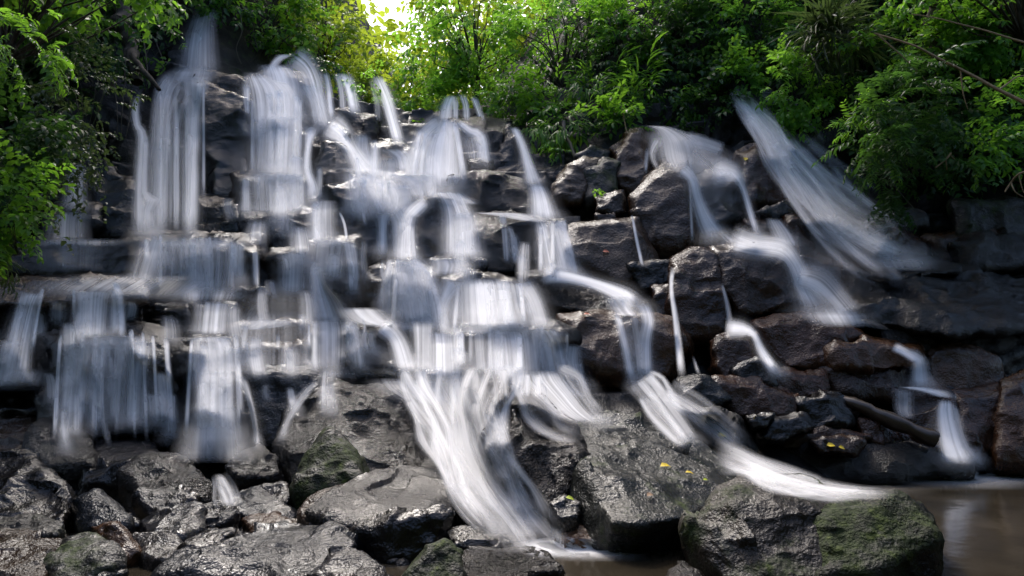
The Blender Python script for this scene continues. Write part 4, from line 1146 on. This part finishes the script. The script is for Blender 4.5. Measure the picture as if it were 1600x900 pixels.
def leaf_mesh(name, pos, dr, up, ln, wd, tint, material):
    dr = unit(dr)
    side = unit(np.cross(dr, up))
    nz = np.cross(side, dr)
    l, w = ln[:, None], wd[:, None]
    base = pos
    tip = pos + dr * l - nz * l * .22
    m1 = pos + dr * l * .30 + nz * l * .03
    m2 = pos + dr * l * .68 - nz * l * .06
    lift = nz * w * .18
    a1 = m1 + side * w * .5 + lift; b1 = m1 - side * w * .5 + lift
    a2 = m2 + side * w * .40 + lift; b2 = m2 - side * w * .40 + lift
    V = np.stack((base, a1, a2, tip, b2, b1, m1, m2), 1).reshape(-1, 3)
    k = np.arange(len(pos))[:, None] * 8
    q = np.concatenate((k + np.array([[1, 2, 7, 6]]), k + np.array([[6, 7, 4, 5]])))
    t = np.concatenate((k + np.array([[0, 1, 6]]), k + np.array([[0, 6, 5]]), k + np.array([[2, 3, 7]]), k + np.array([[7, 3, 4]])))
    me = bpy.data.meshes.new(name)
    me.vertices.add(len(V)); me.vertices.foreach_set('co', V.astype(np.float32).ravel())
    li = np.concatenate((q.ravel(), t.ravel())).astype(np.int32)
    me.loops.add(len(li)); me.loops.foreach_set('vertex_index', li)
    me.polygons.add(len(q) + len(t))
    me.polygons.foreach_set('loop_start', np.concatenate((np.arange(len(q)) * 4, len(q) * 4 + np.arange(len(t)) * 3)).astype(np.int32))
    me.update(calc_edges=True)
    a = me.attributes.new('tint', 'FLOAT', 'POINT')
    a.data.foreach_set('value', np.repeat(tint, 8).astype(np.float32))
    me.materials.append(material)
    return me

def sprigs(kind, L, org, fwd, rg, jit=.25, size_var=.35):
    """K sprigs at org, pointing along fwd"""
    T = sprig_template(kind, L)
    K, n = len(org), len(T[0])
    up0 = np.array([[0, 0, 1.]]) + rg.normal(0, .25, (K, 3))
    if kind == 'vine':
        y = unit(rg.normal(0, 1, (K, 3)) * [1, 1, .05]); z = np.tile([[0, 0, 1.]], (K, 1)); x = unit(np.cross(y, z))
    else:
        y = unit(fwd); x = unit(np.cross(y, up0)); z = np.cross(x, y)
    R = np.stack((x, y, z), 2)                       # K,3,3 columns
    sc = rg.uniform(1 - size_var, 1 + size_var, K)
    pos = org[:, None] + np.einsum('kij,nj->kni', R, T[0]) * sc[:, None, None]
    dr = np.einsum('kij,nj->kni', R, T[1]) + rg.normal(0, jit, (K, n, 3))
    up = np.einsum('kij,nj->kni', R, T[2]) + rg.normal(0, jit, (K, n, 3))
    ln = T[3][None] * sc[:, None] * rg.uniform(.75, 1.2, (K, n))
    wd = T[4][None] * sc[:, None] * rg.uniform(.8, 1.15, (K, n))
    tint = np.clip(rg.uniform(0, 1, (K, 1)) * .6 + rg.uniform(0, 1, (K, n)) * .4, 0, 1)
    return [q.reshape(-1, 3) for q in (pos, dr, up)] + [q.ravel() for q in (ln, wd, tint)]

PL = 'plants on the sides of the gorge'
_ps = [500]
def plant(label, px, py, Y, w, h, n, kind='broad', L=.13, m='lf_mid', name='leafy_shrub', cat='shrub', grp=PL, droop=.25, dep=None, nc=None, base=None, wood='stem', trunk=0., fr=.5):
    _ps[0] += 1
    rg = np.random.default_rng(_ps[0])
    c = P(px, py, Y)
    rx, rz = w / F * Y / 2, h / F * Y / 2
    ry = dep if dep is not None else .55 * (rx + rz) / 2
    if nc is None:
        nc = max(5, n // 9)
    # clumps spread through the volume, mostly towards its skin
    q = unit(rg.normal(0, 1, (nc, 3))) * rg.uniform(.25, 1.0, (nc, 1)) ** .6
    cl = c + q * [rx, ry, rz]
    which = rg.integers(0, nc, n)
    r = .42 * (rx * ry * rz) ** (1 / 3) * (8 / nc) ** (1 / 3) + .05
    org = cl[which] + rg.normal(0, 1, (n, 3)) * r * .55
    fwd = unit((org - c) / [rx, ry, rz]) + rg.normal(0, .55, (n, 3)) + [0, -fr, -droop]
    A = sprigs(kind, L, org, fwd, rg)
    root = bpy.data.objects.new(name, None)
    COL.objects.link(root)
    if base is None:
        b = c + [0, .7 * ry, -.9 * rz]
    else:
        b = P(*base)
    root.location = b
    root['label'] = label; root['category'] = cat
    if grp: root['group'] = grp
    A[0] = A[0] - b
    put('crown' if name == 'tree' else 'foliage', leaf_mesh('foliage', *A, M[m]), root)
    tb = []
    hubs = cl - b
    r0 = trunk if trunk else max(.008, .012 * (rx + rz))
    mid = (c - b) * .5
    if trunk:
        pts = catmull([np.zeros(3), mid * .5 + rg.normal(0, .08, 3), mid + rg.normal(0, .12, 3), (c - b) * 1.1], .3)
        tr = [tube(pts, np.linspace(r0, r0 * .5, len(pts)), 8)]
        put('trunk', new_mesh('trunk', *join_tubes(tr), M['bark']), root)
    for k in range(min(nc, 40)):
        e = hubs[k]
        pts = catmull([mid * (.2 if not trunk else 1.), (mid + e) * .5 + rg.normal(0, .1 * (rx + rz), 3) + [0, 0, .12 * rz], e], .12)
        tb.append(tube(pts, np.linspace(r0 * .3, r0 * .08, len(pts)), 5))
    v, f = join_tubes(tb)
    put('branches' if name == 'tree' else 'stems', new_mesh('stems', v, f, M['bark' if trunk else wood]), root)
    return root

# leafy bank beside the falls
plant('glossy round leaved shrub low on the bank over the outermost fall', 16, 320, 8.0, 110, 190, 150, 'broad', .10, 'lf_mid')
plant('dense green shrub with heart shaped leaves halfway up the bank', 14, 200, 8.6, 120, 150, 130, 'broad', .11, 'lf_dark')
plant('bright feathery fern arching out at the top corner of the bank', 22, 70, 8.6, 130, 120, 34, 'pinnate', .12, 'lf_mid', name='fern', cat='fern')
plant('olive climbing shrub trailing beside the hanging roots', 118, 150, 10.2, 120, 200, 130, 'broad', .085, 'lf_olive')
plant('dull green creeper hanging down to the small veil fall', 112, 268, 10.0, 110, 130, 26, 'vine', .085, 'lf_olive', name='creeper', cat='creeper')
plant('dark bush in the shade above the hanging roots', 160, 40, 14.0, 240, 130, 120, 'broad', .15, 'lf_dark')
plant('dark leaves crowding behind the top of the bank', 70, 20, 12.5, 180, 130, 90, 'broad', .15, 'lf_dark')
plant('dry brown green scrub at the lower edge of the bank', -5, 400, 8.3, 60, 70, 30, 'bamboo', .12, 'lf_olive')
plant('thin sprawling shrub above the misty spout', 330, 6, 17.5, 150, 50, 60, 'broad', .15, 'lf_mid')
plant('broad glossy leaved plant beside the arched jet', 490, 92, 17.2, 56, 60, 34, 'broad', .16, 'lf_dark')
plant('small plant between the thin falls and the leaning fall', 568, 140, 17.0, 34, 60, 18, 'broad', .13, 'lf_bright')
plant('drooping leaves hiding the cliff top beside the slim fall', 880, 205, 15.4, 130, 60, 60, 'bamboo', .26, 'lf_mid')
plant('low spreading bush along the cliff top above the narrow block', 975, 196, 14.9, 110, 50, 50, 'broad', .15, 'lf_mid')
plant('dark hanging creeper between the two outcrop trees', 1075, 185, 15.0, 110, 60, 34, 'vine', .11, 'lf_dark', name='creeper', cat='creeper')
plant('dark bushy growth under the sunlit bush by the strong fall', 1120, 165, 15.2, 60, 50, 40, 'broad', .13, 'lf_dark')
plant('leafy sprays drooping behind the spring head', 800, 150, 16.8, 90, 70, 60, 'broad', .16, 'lf_mid')
# trees over the lip of the falls
TR = 'trees above the falls'
def tree(label, px, py, Y, w, h, n, **k):
    k.setdefault('grp', TR)
    return plant(label, px, py, Y, w, h, n, name='tree', cat='tree', trunk=k.pop('trunk', .09), **k)
tree('dark leafy tree leaning over the arched jet', 415, 25, 19.0, 170, 150, 230, L=.17, m='lf_mid', base=(400, 130, 19.6))
tree('backlit yellow green tree beside the bright gap of sky', 508, 45, 21.0, 110, 190, 220, L=.19, m='lf_backlit', base=(500, 160, 21.5))
plant('glowing lime green bush under the bright gap of sky', 610, 128, 20.5, 130, 90, 150, 'broad', .17, 'lf_backlit')
plant('bright broad leaved bush behind the leaning fall', 672, 160, 18.6, 110, 80, 80, 'broad', .18, 'lf_bright')
plant('fresh green bush spreading over the spring head', 690, 105, 19.4, 130, 100, 110, 'broad', .17, 'lf_bright')
tree('tall tree draped with creepers above the spring head', 740, 40, 18.8, 180, 210, 330, L=.15, m='lf_bright', base=(745, 190, 19.2))
plant('curtain of ivy hanging beside the spring head', 775, 110, 17.4, 90, 110, 44, 'vine', .11, 'lf_mid', name='creeper', cat='creeper')
plant('second curtain of ivy in the shadow over the black recess', 800, 190, 17.0, 70, 60, 26, 'vine', .10, 'lf_dark', name='creeper', cat='creeper')
tree('thin leaved tree with yellow light shining through it', 885, 60, 18.0, 190, 160, 230, L=.15, m='lf_bright', base=(880, 230, 17.6))
plant('large leaved shrub overhanging the slim fall', 845, 185, 16.6, 120, 90, 60, 'broad', .2, 'lf_mid')
plant('drooping shrub with long leaves above the brown boulder', 930, 170, 16.4, 130, 110, 80, 'bamboo', .3, 'lf_mid')
tree('dark tree drooping over the brown outcrop', 1000, 60, 17.2, 190, 190, 260, L=.16, m='lf_mid', base=(1000, 230, 17.0))
plant('hanging bamboo sprays above the fanning stream', 1010, 175, 15.6, 150, 100, 80, 'bamboo', .32, 'lf_mid')
tree('dense dark tree behind the fanning stream', 1085, 80, 16.4, 150, 220, 240, L=.15, m='lf_dark', base=(1080, 240, 16.4))
plant('sunlit bush over the strong slanting fall', 1190, 45, 15.6, 160, 130, 160, 'broad', .15, 'lf_bright')
plant('leafy bush spilling down beside the strong slanting fall', 1235, 135, 14.2, 150, 110, 150, 'broad', .13, 'lf_bright')
plant('shaded bush right over the mouth of the strong fall', 1165, 125, 15.0, 90, 60, 60, 'broad', .13, 'lf_mid')
plant('long bladed hanging grass at the top of the bank', 1290, 40, 13.8, 150, 110, 90, 'grass', .42, 'lf_olive', name='grass_clump', cat='plant')
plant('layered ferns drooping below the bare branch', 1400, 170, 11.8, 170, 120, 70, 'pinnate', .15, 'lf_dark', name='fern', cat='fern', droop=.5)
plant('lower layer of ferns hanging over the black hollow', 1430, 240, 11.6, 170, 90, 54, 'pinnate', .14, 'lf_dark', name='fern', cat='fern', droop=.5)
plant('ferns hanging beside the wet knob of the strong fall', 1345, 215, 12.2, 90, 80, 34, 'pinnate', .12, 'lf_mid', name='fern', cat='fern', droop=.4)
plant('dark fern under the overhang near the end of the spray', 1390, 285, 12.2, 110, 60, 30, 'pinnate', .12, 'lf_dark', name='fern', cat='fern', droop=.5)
plant('sprawling low plant above the mossy ledge', 1520, 245, 11.4, 120, 40, 34, 'broad', .11, 'lf_mid')
plant('leafy bush behind the bare branch', 1440, 70, 13.2, 200, 110, 170, 'broad', .13, 'lf_mid')
plant('sunny bush in the top corner above the bare branch', 1560, 40, 13.0, 160, 120, 150, 'broad', .13, 'lf_bright')
plant('bush at the picture edge below the bare branch', 1585, 195, 11.6, 80, 120, 80, 'broad', .12, 'lf_bright')
plant('dark shrub deep in the overhang', 1500, 165, 12.8, 140, 110, 90, 'broad', .13, 'lf_dark')
plant('little green seedling on the brown cliff', 868, 222, 14.6, 26, 26, 9, 'broad', .12, 'lf_bright')
plant('tiny seedling on the sloping brown block', 926, 298, 12.6, 12, 10, 3, 'broad', .07, 'lf_bright')
plant('small fern at the foot of the glowing bush', 650, 200, 17.4, 60, 50, 24, 'pinnate', .12, 'lf_mid', name='fern', cat='fern')

tree('added broad crowned tree shading the ferns and the bare branch', 1560, -70, 12.6, 400, 180, 420, L=.16, m='lf_bright', base=(1640, 200, 12.6), dep=1.6)  # crown added mostly out of frame to throw shade on the ferns
tree('added tree shading the top of the leafy bank', 90, -50, 11.2, 420, 130, 330, L=.16, m='lf_mid', base=(-80, 250, 11.0), dep=1.4)  # likewise added above the frame, to shade the leafy bank

# the wood beyond: too many trees to tell apart
def forest():
    rg = np.random.default_rng(99)
    n = 19000
    px = rg.uniform(-500, 2100, n); py = rg.uniform(-260, 225, n); Y = rg.uniform(23, 34, n)
    keep = ((px - 610) / 48) ** 2 + ((py - 14) / 58) ** 2 > rg.uniform(.6, 1.5, n)
    keep &= ~((py < 0) & (py > -60) & (np.abs(px - 603) < 46))
    keep &= ~((np.abs(px - 640) < 300) & (py < -70))
    keep &= vnoise(np.stack((px / 70, py / 60, Y / 4), 1), 8) > rg.uniform(-1.1, .0, n)
    px, py, Y = px[keep], py[keep], Y[keep]
    org = P(px, py, Y)
    fwd = rg.normal(0, 1, (len(org), 3)) + [0, -.6, -.3]
    A = sprigs('broad', .36, org, fwd, rg)
    return put('forest', leaf_mesh('forest', *A, M['lf_backlit']), kind='stuff', label='sunlit wood beyond the lip of the falls')
forest()

def undergrowth():
    rg = np.random.default_rng(97)
    n = 9000
    bx = [-200, 0, 60, 150, 200, 290, 350, 400, 480, 570, 640, 690, 770, 830, 900, 960, 1000, 1140, 1200, 1300, 1350, 1500, 1800]
    by = [420, 380, 330, 190, 110, 40, 40, 75, 95, 115, 165, 135, 160, 195, 215, 205, 180, 140, 130, 180, 270, 300, 310]
    px = rg.uniform(-200, 1800, n); py = rg.uniform(-160, 400, n)
    lim = np.interp(px, bx, by) - 12
    keep = (py < lim) & ~((np.abs(px - 606) < 55) & (py < 90))
    keep &= ~((px > 150) & (px < 300) & (py > 60) & (rg.uniform(0, 1, n) < .7))
    px, py = px[keep], py[keep]
    d = depth(px, py) - rg.uniform(.1, .9, len(px))
    ok = d < 40
    org = P(px[ok], py[ok], d[ok])
    fwd = rg.normal(0, .7, (len(org), 3)) + [0, -.8, -.3]
    A = sprigs('broad', .15, org, fwd, rg)
    return put('undergrowth', leaf_mesh('undergrowth', *A, M['lf_dark']), kind='stuff', label='dark leafy ground cover on the sides of the gorge')
undergrowth()

# bare branches, roots, twigs
M['wetlog'] = plain('wet_log', (.045, .032, .022), .3)
def rr_n(v):
    q = v.reshape(-1, 10, 3)
    return (q - q.mean(1, keepdims=True)).reshape(-1, 3)

def curve_thing(name, label, cat, lst, material, grp=None, sides=6, parts=None):
    tb = []
    for pts, r0, r1 in lst:
        q = np.array([np.append(p[:3], 0) for p in pts], float)
        c = catmull([(p[0], p[1], p[2]) for p in pts], 9)
        w = P(c[:, 0], c[:, 1], c[:, 2])
        w = w + (.25 if name == 'log' else 1.) * np.stack([vnoise(w * 3 + k * 9, 3) for k in range(3)], 1) * r0 * .8
        tb.append(tube(w, np.linspace(r0, r1, len(w)), sides))
    v, f = join_tubes(tb)
    if name == 'log':
        v = v + unit(rr_n(v)) * (fbm(v * 5, 3, 3) * .045 + facets(v * 6, 9) * .03)[:, None]
    o = v.mean(0)
    return put(name, new_mesh(name, v - o, f, material), loc=o, label=label, cat=cat, group=grp)
curve_thing('bare_branch', 'long bare tan branch sloping down out of the right hand trees', 'branch',
            [([(1366, 52, 11.6), (1430, 72, 11.3), (1500, 108, 11.0), (1560, 140, 10.7), (1625, 172, 10.4)], .013, .032),
             ([(1500, 108, 11.0), (1506, 150, 11.0), (1512, 170, 11.0)], .012, .006), ([(1560, 140, 10.7), (1590, 120, 10.8), (1615, 118, 10.9)], .016, .008)], M['drywood'])
curve_thing('bare_branch', 'thin forked twig dropping from the end of the long bare branch', 'branch',
            [([(1372, 54, 11.5), (1410, 88, 11.4), (1440, 118, 11.4), (1452, 136, 11.4)], .014, .006)], M['drywood'])
curve_thing('bare_branch', 'upper bare branch crossing the sunny leaves in the corner', 'branch',
            [([(1424, 22, 11.8), (1480, 32, 11.5), (1540, 48, 11.2), (1580, 60, 11.0), (1625, 74, 10.8)], .009, .02)], M['drywood'])
curve_thing('dangling_twig', 'long thin twig leaning down to the end of the spray', 'twig',
            [([(1352, 196, 11.6), (1375, 250, 11.5), (1402, 295, 11.3), (1428, 326, 11.2)], .010, .006)], M['stem'])
curve_thing('exposed_root', 'orange brown root sticking out above the mossy ledge', 'root',
            [([(1570, 300, 10.8), (1580, 285, 10.8), (1592, 272, 10.7), (1612, 266, 10.7)], .012, .02), ([(1580, 285, 10.8), (1586, 300, 10.7), (1598, 308, 10.7)], .012, .008), ([(1592, 272, 10.7), (1596, 290, 10.7), (1600, 302, 10.7)], .01, .006)], M['drywood'])
curve_thing('exposed_root', 'small knot of orange roots among the low leaves', 'root',
            [([(1462, 262, 11.2), (1478, 250, 11.2), (1486, 240, 11.2)], .012, .016), ([(1478, 250, 11.2), (1480, 266, 11.2)], .012, .006), ([(1486, 244, 11.2), (1500, 258, 11.2)], .010, .005)], M['drywood'])
curve_thing('exposed_root', 'pale root trailing over the narrow upright block', 'root',
            [([(972, 165, 14.6), (978, 200, 14.2), (985, 222, 13.9), (1000, 240, 13.6)], .014, .008)], M['drywood'])
curve_thing('exposed_root', 'yellowish root running down the brown cliff', 'root',
            [([(880, 190, 15.2), (884, 215, 14.9), (896, 236, 14.6), (902, 252, 14.4)], .05, .03)], M['root'])
rr = np.random.default_rng(5)
for k, (x, y, l) in enumerate([(178, 120, 110), (196, 95, 150), (204, 150, 90), (228, 40, 60), (246, 50, 60), (160, 200, 120), (376, 20, 80), (398, 30, 70), (140, 250, 90), (224, 60, 100)]):
    d = float(depth(x, y + l * .6)) - .5
    pts = [(x, y, d), (x + rr.uniform(-6, 6), y + l * .35, d - .1), (x + rr.uniform(-8, 8), y + l * .7, d - .15), (x + rr.uniform(-10, 10), y + l, d - .1)]
    curve_thing('hanging_root', 'thin root hanging down the dark cliff above the falls', 'root', [(pts, .014, .006)], M['root'], grp='thin roots hanging down the cliff')
tr = curve_thing('bare_tree', 'gnarled dark trunk rooted at the cliff top above the hanging roots', 'tree',
                 [([(186, -20, 14.8), (192, 40, 14.6), (204, 80, 14.4), (212, 120, 14.2)], .18, .12), ([(204, 80, 14.4), (226, 110, 14.1), (250, 140, 14)], .09, .04), ([(200, 70, 14.4), (180, 120, 14.1), (172, 150, 14)], .08, .03)], M['bark'], sides=9)
curve_thing('bare_tree', 'dark upright trunk behind the upper bare branch', 'tree', [([(1452, -30, 13.6), (1456, 20, 13.6), (1462, 110, 13.4)], .14, .16)], M['bark'], sides=9)
curve_thing('log', 'fallen split log lying across the rocks above the pool', 'log',
            [([(1306, 620, 9.75), (1350, 637, 9.5), (1400, 659, 9.3), (1462, 688, 9.15)], .07, .105)], M['wetlog'], sides=10)

# fallen leaves
def fallen(label, px, py, sz, colm, ang):
    ok, loc, nor, *_ = SC.ray_cast(DG, ORG, Vector(dirs(px, py)))
    nor = np.array(nor) if np.array(nor)[1] < 0 else -np.array(nor)
    n3 = unit(nor * .7 + np.array([0, -.25, .6]))
    d = np.array([math.cos(ang), .15, math.sin(ang)])
    d = unit(d - n3 * (d @ n3))
    me = leaf_mesh('fallen_leaf', np.zeros((1, 3)) + n3 * .02, d[None], n3[None], np.array([sz]), np.array([sz * .62]), np.array([.5]), colm)
    return put('fallen_leaf', me, loc=np.array(loc) + n3 * .012 - d * sz * .5, label=label, cat='leaf')
YL = plain('yellow_leaf', (.85, .62, .02), .45); GL = plain('lime_leaf', (.5, .6, .03), .45); OL = plain('orange_leaf', (.55, .12, .04), .5); TL = plain('tan_leaf', (.30, .18, .10), .6)
fallen('largest yellow leaf lying on the greenish slab', 1040, 732, .12, YL, .3)
fallen('curled yellow leaf with a stalk on the greenish slab', 1077, 743, .08, YL, -.7)
fallen('tiny lime leaf on the greenish slab', 1102, 754, .06, GL, .2)
fallen('yellow leaf on the speckled rock above the lowest run', 1129, 683, .12, YL, -.3)
fallen('thin yellow leaf on the dark rubble', 1176, 651, .09, YL, .3)
fallen('yellow leaf on the brown flat rock by the pool', 1298, 698, .11, YL, -.2)
fallen('pale yellow leaf beside another on the brown flat rock', 1314, 702, .09, YL, -.4)
fallen('orange leaf on the wall under the long ledge', 918, 494, .12, OL, .1)
fallen('orange leaf on the smooth brown bulge', 947, 395, .12, OL, 0)
fallen('tan leaf low on the greenish slab', 1016, 778, .09, TL, 1.0)
fallen('small lime leaf in the black hollow', 890, 783, .08, GL, -.5)
fallen('orange leaf caught on the red rock wall with roots', 1165, 250, .14, YL, 1.2)

# loose stones filling the gaps: nobody could count them
def stones(name, label, spots, m):
    vs, fs, o = [], [], 0
    rg = np.random.default_rng(len(spots))
    bm = bmesh.new(); bmesh.ops.create_icosphere(bm, subdivisions=2, radius=1)
    bv = np.array([v.co[:] for v in bm.verts]); bf = np.array([[v.index for v in f.verts] for f in bm.faces]); bm.free()
    for (x, y, z, r) in spots:
        s = rg.uniform(.6, 1.2, 3) * r * [1.2, 1, .75]
        q = bv * (1 + .28 * facets(bv * 1.1 + rg.uniform(0, 90, 3), 5)[:, None] * 1.2)
        a = rg.uniform(0, 6.28); R = np.array([[math.cos(a), -math.sin(a), 0], [math.sin(a), math.cos(a), 0], [0, 0, 1]])
        v = (q * s) @ R.T + [x, y, z]
        vs.append(v); fs.append(bf + o); o += len(v)
    me = new_mesh(name, np.concatenate(vs), np.concatenate(fs), m, smooth=False)
    return put(name, me, kind='stuff', label=label)
rg = np.random.default_rng(31)
sp = []
for _ in range(420):
    y = rg.uniform(4.4, 9.6); x = rg.uniform(-.75 * y, -.06 * y - .2)
    sp.append((x, y, rg.uniform(-.12, .06), rg.uniform(.04, .11)))
stones('gravel', 'small wet stones wedged between the boulders', sp, M['wet'])
sp = []
for _ in range(150):
    px, py = rg.uniform(1090, 1560), rg.uniform(590, 742)
    if px < 1270 and py > 668: continue
    if px > 1480 and py > 700: continue
    d = float(depth(px, py)) - rg.uniform(.1, .6)
    v = P(px, py, d)
    sp.append((v[0], v[1], v[2], rg.uniform(.04, .14)))
stones('rubble', 'broken dark stones strewn over the bank beside the pool', sp, M['red'])
